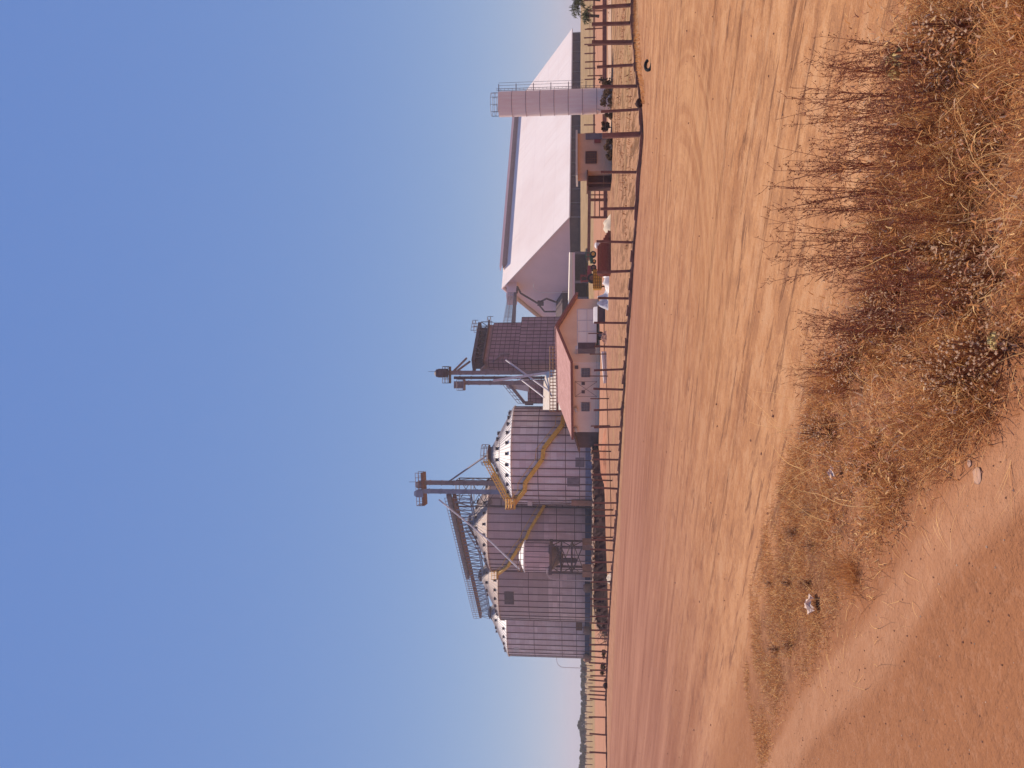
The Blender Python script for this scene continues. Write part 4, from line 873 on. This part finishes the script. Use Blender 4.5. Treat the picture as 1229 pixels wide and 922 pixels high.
# ------------------------------------------------------------------ dark earth bank
def bank():
    ys = np.linspace(522, 764, 90); bot = np.interp(ys, [522, 545, 560, 580, 600, 650, 700, 750, 764], [716, 719.5, 722.5, 725, 726, 727, 729, 730, 729.5]); crest = np.interp(ys, [522, 535, 545, 580, 620, 700, 745, 764], [713, 709.5, 710, 711.8, 712.5, 711.6, 713.5, 726])
    vs_ = []; n = 8
    for i, (y, xb, xc) in enumerate(zip(ys, bot, crest)):
        f0 = G(xb, y); c0 = P(xc + 1.2 * (random.random() - .5), y, f0.y + 1.0)
        for j in range(n + 1):
            q = j / n
            if q <= .5: p = f0.lerp(c0, q * 2); p.z += .12 * math.sin(q * 6.28) * (float(vnoise(i * .5, j * .9, 3)) - .3)
            else: p = c0.lerp(Vector((f0.x - .6, f0.y + 5.5, -.05)), (q - .5) * 2)
            if j: p += Vector((random.uniform(-.04, .04), random.uniform(-.08, .08), random.uniform(-.04, .04)))
            vs_.append(p)
    fs_ = [(i * (n + 1) + j, i * (n + 1) + j + 1, (i + 1) * (n + 1) + j + 1, (i + 1) * (n + 1) + j) for i in range(len(ys) - 1) for j in range(n)]
    m = MB(); m.add(vs_, fs_); tag(m.build('earth_bank', M['soil']), kind='structure')
    rb_ = MB()
    for k in range(260):
        i = random.randrange(len(ys) - 3); p = Vector(vs_[i * (n + 1) + 4]); s_ = random.uniform(.05, .2)
        rb_.lathe(p + Vector((random.uniform(-.3, .3), random.uniform(-.2, .9), random.uniform(-.12, .04))), [(s_ * .5, -s_ * .4), (s_, 0), (s_ * .4, s_ * .6)], 5, random.random() * 6)
    tag(rb_.build('rubble', M['rock']), 'pale loose rubble along the top of the dark bank', kind='stuff')
bank()
# ------------------------------------------------------------------ plants
def leaf_cloud(mb, blobs, n, size, squash=.6):
    for c, r_ in blobs:
        c = Vector(c)
        for _ in range(n):
            d = Vector((random.gauss(0, 1), random.gauss(0, 1), random.gauss(0, 1))).normalized() * (r_ * random.random() ** .45); d.z *= .8
            p = c + d; a = Vector((random.gauss(0, 1), random.gauss(0, 1), random.gauss(0, .6))).normalized(); b = a.cross(Vector((random.random(), random.random(), random.random() + .1))).normalized()
            s_ = size * random.uniform(.6, 1.4)
            mb.add([p - a * s_, p + b * s_ * squash, p + a * s_, p - b * s_ * squash], [(0, 1, 2, 3)])
M['leaf_far'] = plant('far_olive_leaves', (.055, .050, .030), (.090, .080, .050))
M['leaf'] = plant('olive_green_leaves', (.055, .070, .028), (.105, .120, .050))
M['leaf_dry'] = plant('dry_brown_leaves', (.085, .050, .032), (.150, .090, .055))
M['bark'] = simple('grey_brown_bark', (.12, .085, .06), .95, 0, .4, 4)
def tree(name, label, base, h, r_, n, size, leaf, group=None, trunk=.35):
    t = thing(name, label, 'tree' if 'tree' in name else 'shrub', base, group); base = Vector(base)
    m = MB(); m.tube(base + Vector((0, 0, -.2)), base + Vector((random.uniform(-.1, .1) * h, 0, h * trunk)), .045 * h, .03 * h, 7)
    bl = []
    for k in range(random.randint(6, 9)):
        a = random.random() * 6.28; q = random.random() ** .6 * r_ * .75
        c = base + Vector((math.cos(a) * q, math.sin(a) * q, h * random.uniform(trunk + .1, .86))); bl.append((c, r_ * random.uniform(.28, .46)))
        m.tube(base + Vector((0, 0, h * trunk * .9)), c, .022 * h, .006 * h, 5)
    m.build('trunk', M['bark'], t)
    m = MB(); leaf_cloud(m, bl, n, size); m.build('crown', leaf, t); return t
ftx = [786, 790, 794, 798.5, 802, 806, 810, 814, 818, 822, 826, 830, 834, 838, 842, 846, 850, 854, 858, 862, 866, 870, 874, 878, 882, 886, 890, 894, 898, 902, 906, 910, 914, 918, 922, 926, 930, 934, 940]
for i, y in enumerate(ftx):
    x0 = float(np.interp(y, [786, 800, 815, 835, 855, 862, 869, 874, 884, 890, 905, 922, 940], [699, 696.5, 697, 697.4, 697.6, 695, 691.5, 692.5, 696, 697, 695.5, 694.6, 694])) + random.uniform(-.6, 1.0); w = random.uniform(5, 7.5)
    Yt = 420 + (i * 37 % 60); b = P(701.5, y, Yt); z0 = gz(b.x, b.y); top = P(x0, y, Yt).z
    tall = abs(y - 870) < 1
    tree('far_tree', 'tallest rounded tree on the far horizon left of the silos' if tall else 'low dark olive tree in the far tree line on the left horizon', (b.x, b.y, z0), top - z0, w / F * Yt * .66, 80, .6, M['leaf_far'], None if tall else 'trees of the far tree line', .12)
def frond_tree(label, base, h, spread, n, seed):
    random.seed(seed); t = thing('feathery_tree', label, 'tree', base); base = Vector(base); m = MB(); f = MB()
    m.tube(base + Vector((0, 0, -.2)), base + Vector((.2, 0, h * .55)), .16, .09, 8)
    for k in range(n):
        a = random.random() * 6.28; el = random.uniform(-.2, 1.1); L = spread * random.uniform(.7, 1.15); p = base + Vector((.2, 0, h * random.uniform(.5, .7))); q = [p]
        for j in range(7):
            d = Vector((math.cos(a) * math.cos(el), math.sin(a) * math.cos(el), math.sin(el))); p = p + d * (L / 7); q.append(p); el -= .24
        for j in range(7):
            m.tube(q[j], q[j + 1], .03 - .003 * j, .027 - .003 * j, 4)
            for c in range(7):
                pp = q[j].lerp(q[j + 1], c / 7); d = Vector((random.gauss(0, 1), random.gauss(0, 1), random.gauss(-.3, .6))).normalized(); l = random.uniform(.18, .42); sidev = d.cross(Vector((0, 0, 1))).normalized() * .035
                f.add([pp - sidev, pp + sidev, pp + d * l * .6 + sidev * 1.2, pp + d * l], [(0, 1, 2, 3)])
    m.build('trunk', M['bark'], t); f.build('crown', M['leaf'], t); return t
b = P(716, 0, 72); frond_tree('feathery green tree at the right edge beyond the fence', (b.x, b.y, .6), 2.9, 1.9, 34, 11)
b = P(713, 20, 78); frond_tree('smaller feathery green tree left of the one at the right edge', (b.x, b.y, .6), 1.9, 1.0, 20, 12)
random.seed(21)
for (x, y, Yd, h, r_, lab) in ((735, 104, 53, 1.0, .75, 'dark dry shrub at the right foot of the water tank'), (735, 117, 53.5, .75, .7, 'low dark shrub before the middle of the water tank foot'), (735, 140, 53.5, .55, .5, 'small dry shrub at the left foot of the water tank'), (734, 153, 55, .8, .45, 'dry shrub at the right corner of the guardhouse'), (735, 175, 53, .55, .5, 'greyish low shrub against the guardhouse wall'), (735, 188, 53.5, .4, .45, 'low dark weed under the lattice window')):
    b = P(x, y, Yd); tree('dry_shrub', lab, (b.x, b.y, gz(b.x, b.y)), h, r_, 70, .07, M['leaf_dry'], None, .05)
for i, (x, y) in enumerate(((727, 784), (728, 800), (726, 806))):
    b = G(x, y); tree('dry_shrub', ('dull tuft nearest the brushwood by the left fence', 'middle one of three dull tufts by the left fence', 'leftmost of three dull tufts by the left fence')[i], (b.x, b.y, gz(b.x, b.y)), .5, .5, 40, .09, M['leaf_dry'], None, .05)
# brushwood
m = MB(); b0 = G(729, 750)
for k in range(70):
    y = random.uniform(741, 768); b = G(729.5, y); p = Vector((b.x, b.y + random.uniform(-.5, 1.5), random.uniform(0, .25))); d = Vector((random.gauss(0, .7), random.gauss(0, .5), random.uniform(.05, .9))).normalized() * random.uniform(.5, 1.25)
    q = p + d * .5 + Vector((random.uniform(-.15, .15), 0, random.uniform(0, .12))); m.tube(p, q, .035, .022, 4); m.tube(q, p + d, .022, .008, 4)
    m.tube(q, q + Vector((random.gauss(0, .4), random.gauss(0, .3), random.uniform(0, .4))), .015, .006, 4)
solo('brushwood_pile', m, simple('grey_dead_wood', (.22, .15, .12), .95, 0, .5, 6), 'tangled heap of dead branches at the left end of the dark bank', 'branch pile')
# tyre scrap and dark lumps
c = G(781, 78); c.z = gz(c.x, c.y); m = MB(); n = 16
for i in range(n):
    a0, a1 = .2 + 4.6 * i / n, .2 + 4.6 * (i + 1) / n
    pt = lambda a: c + Vector((.15 * math.cos(a), .07 * math.sin(a), .06 + .09 * math.sin(a)))
    m.tube(pt(a0), pt(a1), .048, n=8)
solo('tyre_scrap', m, M['black'], 'curled piece of black tyre lying on the road edge by the fence', 'tyre')
def lump(name, label, cat, c, r_, mat, seed, squash=.7):
    mb = MB(); n = 10; k = 6; vs_ = []
    for j in range(k + 1):
        th = math.pi * j / k
        for i in range(n):
            a = 6.283 * i / n; rr = r_ * (.75 + .5 * float(vnoise(i * 1.3 + seed * 7 if i < n else 0, j * 1.7 + seed, seed)))
            vs_.append((c.x + rr * math.sin(th) * math.cos(a), c.y + rr * math.sin(th) * math.sin(a), c.z + r_ * squash * .7 + rr * squash * math.cos(th)))
    mb.add(vs_, [(j * n + i, j * n + (i + 1) % n, (j + 1) * n + (i + 1) % n, (j + 1) * n + i) for j in range(k) for i in range(n)])
    return solo(name, mb, mat, label, cat, smoothed=True)
def gp(x, y): p = G(x, y); p.z = gz(p.x, p.y); return p
lump('dark_rock', 'dark lump by the fence foot left of the silos, larger of the two', 'rock', gp(729, 823), .26, M['soil'], 3, .8)
lump('dark_rock', 'small dark lump by the fence foot left of the silos', 'rock', gp(728, 816), .16, M['soil'], 4, .8)
lump('dark_rock', 'dark clod beside a fence post below the water tank', 'rock', gp(768, 124), .16, M['soil'], 5, .9)
lump('flat_stone', 'pale flat stone on the near dirt track', 'stone', gp(1183, 571), .045, simple('pale_flat_stone', (.42, .24, .16), .9, 0, .15, 8), 6, .12)
lump('flat_stone', 'smaller pale stone beside the flat one on the near track', 'stone', gp(1172, 556), .022, simple('pale_small_stone', (.40, .24, .17), .9, 0, .15, 8), 7, .2)
# ------------------------------------------------------------------ verge of dry growth
def t_far(s): return np.interp(s, fs_[:, 0], fs_[:, 1])
def t_near(s): return np.interp(s, ns_[:, 0], ns_[:, 1])
S0, S1 = -3.2, 8.6
def scatter(n, s0=S0, s1=S1, lo=0, hi=1, clump=True, seed=0):
    r = np.random.default_rng(seed); S = r.uniform(s0, s1, n * 3); q = r.uniform(lo, hi, n * 3); T = t_near(S) + (t_far(S) - t_near(S)) * q
    T = T + r.normal(0, .10, len(S))
    if clump:
        k = vnoise(S * 2.2 + 50, T * 2.6 + 50, 11) * .65 + vnoise(S * 6 + 9, T * 6 + 9, 12) * .35; edge = smooth((S1 - .2 - S) / 3.2) * .72 + .28
        keep = r.random(len(S)) < np.clip((k - .27) * 2.9, .08, 1) * edge; S, T, q = S[keep], T[keep], q[keep]
    S, T = S[:n], T[:n]; X = SA.x * S + TA.x * T; Y = SA.y * S + TA.y * T
    return X, Y, ground_z(X, Y), S, T
def ribbons(name, X, Y, Z, length, width, tilt, mat, bend, seed, seg=4):
    r = np.random.default_rng(seed); n = len(X); az = r.uniform(0, 6.283, n); L = length * r.uniform(.55, 1.35, n); tl = np.clip(r.normal(tilt, .35, n), 0.02, 1.5); bd = r.normal(bend, .35, n)
    wv = width * r.uniform(.6, 1.4, n); fa = r.uniform(0, 6.283, n)
    P0 = np.stack([X, Y, Z - .01], -1); V = np.zeros((n, seg + 1, 2, 3)); p = P0.copy(); side = np.stack([np.cos(fa), np.sin(fa), r.uniform(-.4, .4, n)], -1)
    for j in range(seg + 1):
        w = (wv * (1 - .8 * j / seg))[:, None] / 2; V[:, j, 0] = p - side * w; V[:, j, 1] = p + side * w
        th = np.clip(tl + bd * (j / seg) * 1.1, 0, 2.4); az2 = az + .25 * np.sin(fa + j)
        p = p + np.stack([np.sin(th) * np.cos(az2), np.sin(th) * np.sin(az2), np.cos(th)], -1) * (L / seg)[:, None]
    V[:, :, :, 2] = np.maximum(V[:, :, :, 2], (Z - .015)[:, None, None])
    idx = np.arange(n * (seg + 1) * 2).reshape(n, seg + 1, 2); Q = np.stack([idx[:, :-1, 0], idx[:, :-1, 1], idx[:, 1:, 1], idx[:, 1:, 0]], -1).reshape(-1, 4)
    me = bpy.data.meshes.new(name); me.vertices.add(n * (seg + 1) * 2); me.vertices.foreach_set('co', V.reshape(-1)); me.loops.add(len(Q) * 4); me.loops.foreach_set('vertex_index', Q.reshape(-1).astype(np.int32))
    me.polygons.add(len(Q)); me.polygons.foreach_set('loop_start', np.arange(0, len(Q) * 4, 4, dtype=np.int32)); me.update(calc_edges=True); me.materials.append(mat)
    o = bpy.data.objects.new(name, me); COL.objects.link(o); return o
M['straw'] = plant('straw', (.74, .41, .15), (.90, .60, .27)); M['gbrown'] = plant('brown_dry_grass', (.43, .175, .062), (.63, .30, .11)); M['gdark'] = plant('dark_dry_stems', (.27, .112, .056), (.42, .19, .09)); M['ggrey'] = plant('grey_dry_leaves', (.43, .25, .145), (.64, .43, .27)); M['gred'] = plant('red_brown_stems', (.40, .165, .09), (.54, .245, .135))
def hscale(S): return .22 + .78 * smooth((5.5 - S) / 5.5)
def blades(name, n, L, w, tilt, bend, mat, label, seed, **k):
    X, Y, Z, S, T = scatter(n, seed=seed, **k); o = ribbons(name, X, Y, Z, L * hscale(S) * (.45 + 1.1 * vnoise(S * 2.6 + 20, T * 3 + 20, 15)), w, tilt, mat, bend, seed); return tag(o, label, None, None, 'stuff')
blades('dry_grass', 26000, .27, .0056, .75, .9, M['straw'], 'pale straw-coloured dry grass', 1)
blades('dry_brown_grass', 56000, .26, .0052, .7, .8, M['gbrown'], 'brown matted dry grass', 2)
blades('dry_dark_stems', 36000, .25, .005, .6, .5, M['gdark'], 'dark dry stems and shaded litter', 3)
blades('dry_grey_litter', 26000, .15, .008, .9, .7, M['ggrey'], 'greyish dry leaves and litter', 4)
X, Y, Z, S, T = scatter(170, s0=-1.5, s1=5.2, seed=6); tag(ribbons('long_straw', X, Y, Z, .62 * np.ones(len(X)), .0065, .7, M['straw'], .8, 6, 8), 'long bent straws sticking out of the growth', None, None, 'stuff')
# fallen straws over the near edge onto the track
X, Y, Z, S, T = scatter(420, s0=-1, s1=6, lo=-.35, hi=.15, clump=False, seed=7); tag(ribbons('fallen_straw', X, Y, Z, .26 * np.ones(len(X)), .004, 1.4, M['straw'], .15, 7), 'loose straws lying on the track edge', None, None, 'stuff')
# leaf flecks and bits hanging in the tall growth
for nm, n_, mt, sd_, w_ in (('hanging_leaf_bits', 9000, 'gbrown', 71, .009), ('hanging_dark_bits', 7000, 'gred', 72, .007), ('hanging_pale_bits', 3600, 'ggrey', 73, .010), ('hanging_straw_bits', 1500, 'straw', 74, .008)):
    X, Y, Z, S, T = scatter(n_, s0=-3, s1=5.2, seed=sd_); hz = np.random.default_rng(sd_ + 5).random(len(X)) ** 1.7 * .46 * smooth((5.2 - S) / 2.5)
    tag(ribbons(nm, X, Y, Z + hz, .045 * np.ones(len(X)), w_, 1.0, M[mt], .8, sd_, 2), 'small dry leaf bits caught in the roadside growth', None, None, 'stuff')
# sparse tufts at the far road verge
def vtufts(n, seed):
    r = np.random.default_rng(seed); y = -40 + 165 * r.random(n) ** 1.3; x = np.interp(y, BX_y, BX_x) + r.uniform(2, 12, n) * np.clip((190 - y) / 150, .15, 1); pts = [G(a, b) for a, b in zip(x, y)]
    X = np.array([p.x for p in pts]); Y = np.array([p.y for p in pts]); return X, Y, ground_z(X, Y)
X, Y, Z = vtufts(1900, 31); tag(ribbons('verge_grass', X, Y, Z, .13 * np.ones(len(X)), .018, .6, M['gbrown'], .7, 31, 3), 'short dry grass along the fence foot', None, None, 'stuff')
r_ = np.random.default_rng(41); X = r_.uniform(-6, 30, 9000); Y = r_.uniform(32, 62, 9000); k_ = vnoise(X * .45, Y * .3, 44); kk = k_ > .52; X, Y = X[kk], Y[kk]
okm = (SA.x * X + SA.y * Y < 18) & (TA.x * X + TA.y * Y > 29.5); X, Y = X[okm], Y[okm]
tag(ribbons('yard_stubble', X, Y, ground_z(X, Y), .16 * np.ones(len(X)), .05, .8, M['gdark'], .7, 41, 2), 'dark dry stubble in the fenced yard', None, None, 'stuff')
# tall weeds
def weed_proto(seed, h, nst, spread, head_mat, heads, name, label, group, stem_mat):
    random.seed(seed); t = thing(name, label, 'weed', (0, 0, 0), group); m = MB(); hd = MB()
    for k in range(nst):
        a = random.random() * 6.283; lean = random.uniform(.02, spread); p = Vector((random.gauss(0, .03), random.gauss(0, .03), -.02)); q = [p]; hh = h * random.uniform(.65, 1.1); n = 8; ph = random.random() * 6
        for j in range(n):
            la = lean * (1 + .6 * j / n); aa = a + .35 * math.sin(ph + j * .9); p = p + Vector((math.sin(la) * math.cos(aa), math.sin(la) * math.sin(aa), math.cos(la))) * (hh / n); q.append(p)
        for j in range(n): m.tube(q[j], q[j + 1], .0042 * (1 - .09 * j), .0042 * (1 - .09 * (j + 1)), 3)
        for c in range(int(13 * heads)):
            f = random.uniform(.25, 1) * (n - .01); j = int(f); b = q[j].lerp(q[j + 1], f - j); az = random.random() * 6.283; el = random.uniform(.2, 1.2); l = random.uniform(.04, .14) * (1.25 - .5 * f / n)
            d = Vector((math.cos(az) * math.cos(el), math.sin(az) * math.cos(el), math.sin(el))); e = b + d * l * .55; e2 = e + (d + Vector((0, 0, .5))).normalized() * l * .5
            m.tube(b, e, .0020, .0016, 3); m.tube(e, e2, .0016, .0010, 3)
            for z in range(random.randint(1, 3)):
                pp = e.lerp(e2, random.random()) + Vector((random.gauss(0, .006), random.gauss(0, .006), random.gauss(0, .006))); s_ = random.uniform(.0022, .0055)
                hd.add([pp + Vector((s_, 0, 0)), pp + Vector((0, s_, 0)), pp - Vector((s_, 0, 0)), pp - Vector((0, s_, 0)), pp + Vector((0, 0, s_ * 1.3)), pp - Vector((0, 0, s_ * 1.3))], [(0, 1, 4), (1, 2, 4), (2, 3, 4), (3, 0, 4), (1, 0, 5), (2, 1, 5), (3, 2, 5), (0, 3, 5)])
    m.build('stems', stem_mat, t); hd.build('seed_heads', head_mat, t)['kind'] = 'stuff'; return t
TG = 'tall dry weeds on the verge'
protos = [weed_proto(60 + i, (.80, .70, .88, .62)[i], (8, 7, 6, 8)[i], (.26, .42, .20, .55)[i], M['gdark'], 1.2, 'tall_weed', 'tall reddish brown dry weed with fine seed heads in the roadside growth', TG, M['gred']) for i in range(4)]
random.seed(5); used = set(); ny = 34
spots = [(random.uniform(1065, 1185), 48 + 365 * (i + random.random()) / ny) for i in range(ny)]
spots += [(1030, 445), (1010, 470), (1045, 470), (1150, 300), (1170, 200), (1180, 120)]
for i, (x, y) in enumerate(spots):
    c = gp(x, y); k = i % 4; sc = random.uniform(.68, .95) * (.62 if y > 425 else 1) * (.85 if x > 1140 else 1)
    if k not in used: used.add(k); o = protos[k]; o.location = c; o.rotation_euler = (0, 0, random.random() * 6.28); o.scale = (sc,) * 3
    else: clone(protos[k], c, random.random() * 6.28, sc)
def grey_proto(seed):
    random.seed(seed); t = thing('grey_weed', 'low greyish dry weed with small pale fluffy heads in the roadside growth', 'weed', (0, 0, 0), 'low grey weeds on the verge'); m = MB(); hd = MB()
    for k in range(46):
        a = random.random() * 6.283; el = random.uniform(.15, 1.5); l = random.uniform(.10, .27); d = Vector((math.cos(a) * math.cos(el), math.sin(a) * math.cos(el), math.sin(el))); p = Vector((0, 0, 0)); q = d * l * .6; e = q + (d + Vector((random.gauss(0, .3), random.gauss(0, .3), .4))).normalized() * l * .5
        m.tube(p, q, .0035, .0025, 3); m.tube(q, e, .0025, .0014, 3)
        for z in range(3):
            pp = q.lerp(e, random.uniform(.3, 1)) + Vector((random.gauss(0, .018), random.gauss(0, .018), random.gauss(0, .012))); m.tube(q, pp, .0015, .001, 3); s_ = random.uniform(.004, .0095)
            hd.add([pp + Vector((s_, 0, 0)), pp + Vector((0, s_, 0)), pp - Vector((s_, 0, 0)), pp - Vector((0, s_, 0)), pp + Vector((0, 0, s_)), pp - Vector((0, 0, s_))], [(0, 1, 4), (1, 2, 4), (2, 3, 4), (3, 0, 4), (1, 0, 5), (2, 1, 5), (3, 2, 5), (0, 3, 5)])
    m.build('stems', M['gdark'], t); hd.build('seed_heads', plant('pale_fluff', (.68, .46, .28), (.85, .63, .42)), t)['kind'] = 'stuff'; return t
gps = [grey_proto(80), grey_proto(81), grey_proto(82)]
gs = [(1110, 395), (1085, 375), (1060, 400), (1130, 430), (1160, 445), (1180, 455), (1100, 350), (1150, 300), (1190, 300), (1050, 430), (1170, 375), (1210, 330), (1165, 60), (1185, 90), (1200, 30), (1200, 160), (985, 615), (965, 640), (990, 655), (960, 700), (985, 700), (935, 700), (1060, 560), (1010, 520), (945, 780), (960, 775), (1215, 420)]
for i, (x, y) in enumerate(gs):
    c = gp(x, y); sc = random.uniform(.75, 1.15) * (.42 if y > 600 else 1)
    if i < 3: o = gps[i]; o.location = c; o.scale = (sc,) * 3
    else: clone(gps[i % 3], c, random.random() * 6.28, sc)
# tussock at the elbow of the growth
def tussock(label, x, y, h, n, seed):
    c = gp(x, y); r = np.random.default_rng(seed); X = c.x + r.normal(0, .07, n); Y = c.y + r.normal(0, .07, n); o = ribbons('grass_tussock', X, Y, ground_z(X, Y), h * np.ones(n), .0038, .5, M['gbrown'], .55, seed, 6)
    o.data.transform(Matrix.Translation(-c)); o.location = c; tag(o, label, 'grass tuft')
tussock('fine brown grass tussock jutting onto the road at the elbow of the verge', 1020, 450, .36, 420, 91)
tussock('straw-brown grass tuft in the middle of the verge by the litter', 1060, 545, .26, 320, 92)
tussock('flattened straw tuft at the near edge beside the pale litter', 1035, 690, .22, 320, 93)
# litter
def crumple(name, label, x, y, s_, mat, seed, lift=.04):
    c = gp(x, y); c.z += lift; random.seed(seed); n = 7; vs_ = [(c.x + (i / (n - 1) - .5) * s_ + random.gauss(0, .1) * s_, c.y + (j / (n - 1) - .5) * s_ * .7 + random.gauss(0, .1) * s_, c.z + s_ * .35 * random.random() + s_ * .3 * math.sin(3.14 * i / (n - 1)) * math.sin(3.14 * j / (n - 1))) for j in range(n) for i in range(n)]
    m = MB(); m.add(vs_, [(j * n + i, j * n + i + 1, (j + 1) * n + i + 1, (j + 1) * n + i) for j in range(n - 1) for i in range(n - 1)]); solo(name, m, mat, label, 'litter')
M['litter'] = simple('white_litter', (.74, .53, .40), .6, 0, .15, 20); M['yellitter'] = simple('yellow_dry_leaf', (.58, .42, .16), .7, 0, .3, 20)
crumple('plastic_scrap', 'small white plastic scrap caught in the middle of the verge', 1022, 568, .075, M['litter'], 1, .05)
crumple('plastic_scrap', 'larger pinkish white crumpled litter near the left end of the verge', 992, 726, .13, M['litter'], 2, .03)
crumple('paper_scrap', 'tiny pale paper at the near corner of the verge', 1226, 408, .07, M['yellitter'], 4, .08)
crumple('dry_leaf', 'large curled yellow dry leaf at the top of the tall weeds', 1150, 78, .14, M['yellitter'], 5, .20)
# gravel
def gravel(name, n, gen, mat, seed, lo, hi, label):
    r = np.random.default_rng(seed); X, Y = gen(r, n); Z = ground_z(X, Y); s_ = lo + (hi - lo) * r.random(n) ** 3.5; base = np.array([[1, 0, 0], [0, 1, 0], [-1, 0, 0], [0, -1, 0], [0, 0, .8], [0, 0, -.8]], float)
    V = base[None] * r.uniform(.6, 1.4, (n, 6, 3)) * s_[:, None, None]; th = r.uniform(0, 6.28, n); c, s = np.cos(th)[:, None], np.sin(th)[:, None]; V = np.stack([V[:, :, 0] * c - V[:, :, 1] * s, V[:, :, 0] * s + V[:, :, 1] * c, V[:, :, 2]], -1) + np.stack([X, Y, Z + s_ * .25], -1)[:, None]
    T = np.array([(0, 1, 4), (1, 2, 4), (2, 3, 4), (3, 0, 4), (1, 0, 5), (2, 1, 5), (3, 2, 5), (0, 3, 5)]); Fc = (np.arange(n) * 6)[:, None, None] + T[None]
    me = bpy.data.meshes.new(name); me.from_pydata(V.reshape(-1, 3).tolist(), [], Fc.reshape(-1, 3).tolist()); me.update(); me.materials.append(mat); o = bpy.data.objects.new(name, me); COL.objects.link(o); tag(o, label, None, None, 'stuff')
def near_gen(r, n): S = r.uniform(-3, 9, n); T = r.uniform(-1.0, 3.6, n); return SA.x * S + TA.x * T, SA.y * S + TA.y * T
def road_gen(r, n): S = r.uniform(-10, 34, n); T = 5 + 22 * r.random(n) ** 1.4; return SA.x * S + TA.x * T, SA.y * S + TA.y * T
gravel('near_gravel', 6000, near_gen, simple('red_brown_grit', (.26, .118, .072), .95, 0, .5, 15), 51, .0012, .0080, 'small dark clods on the near track')
gravel('pale_gravel', 1600, near_gen, simple('pale_grit', (.50, .32, .22), .95, 0, .3, 15), 52, .002, .008, 'pale grit on the near track')
gravel('road_gravel', 1500, road_gen, simple('road_clods', (.30, .14, .085), .95, 0, .5, 15), 53, .004, .022, 'scattered clods on the dirt road')

# ------------------------------------------------------------------ haze volume added to lift the shade on far things
hm = bpy.data.materials.new('added_haze'); hm.use_nodes = True; ht_ = hm.node_tree
ht_.nodes.remove(ht_.nodes['Principled BSDF']); pv = ht_.nodes.new('ShaderNodeVolumePrincipled')
pv.inputs['Color'].default_value = (.98, .88, .90, 1); pv.inputs['Density'].default_value = .00042; pv.inputs['Anisotropy'].default_value = .2
ht_.links.new(pv.outputs[0], ht_.nodes['Material Output'].inputs['Volume'])
m = MB(); m.box((0, 0, 19.5), (5400, 5400, 43)); tag(m.build('haze', hm), kind='stuff')
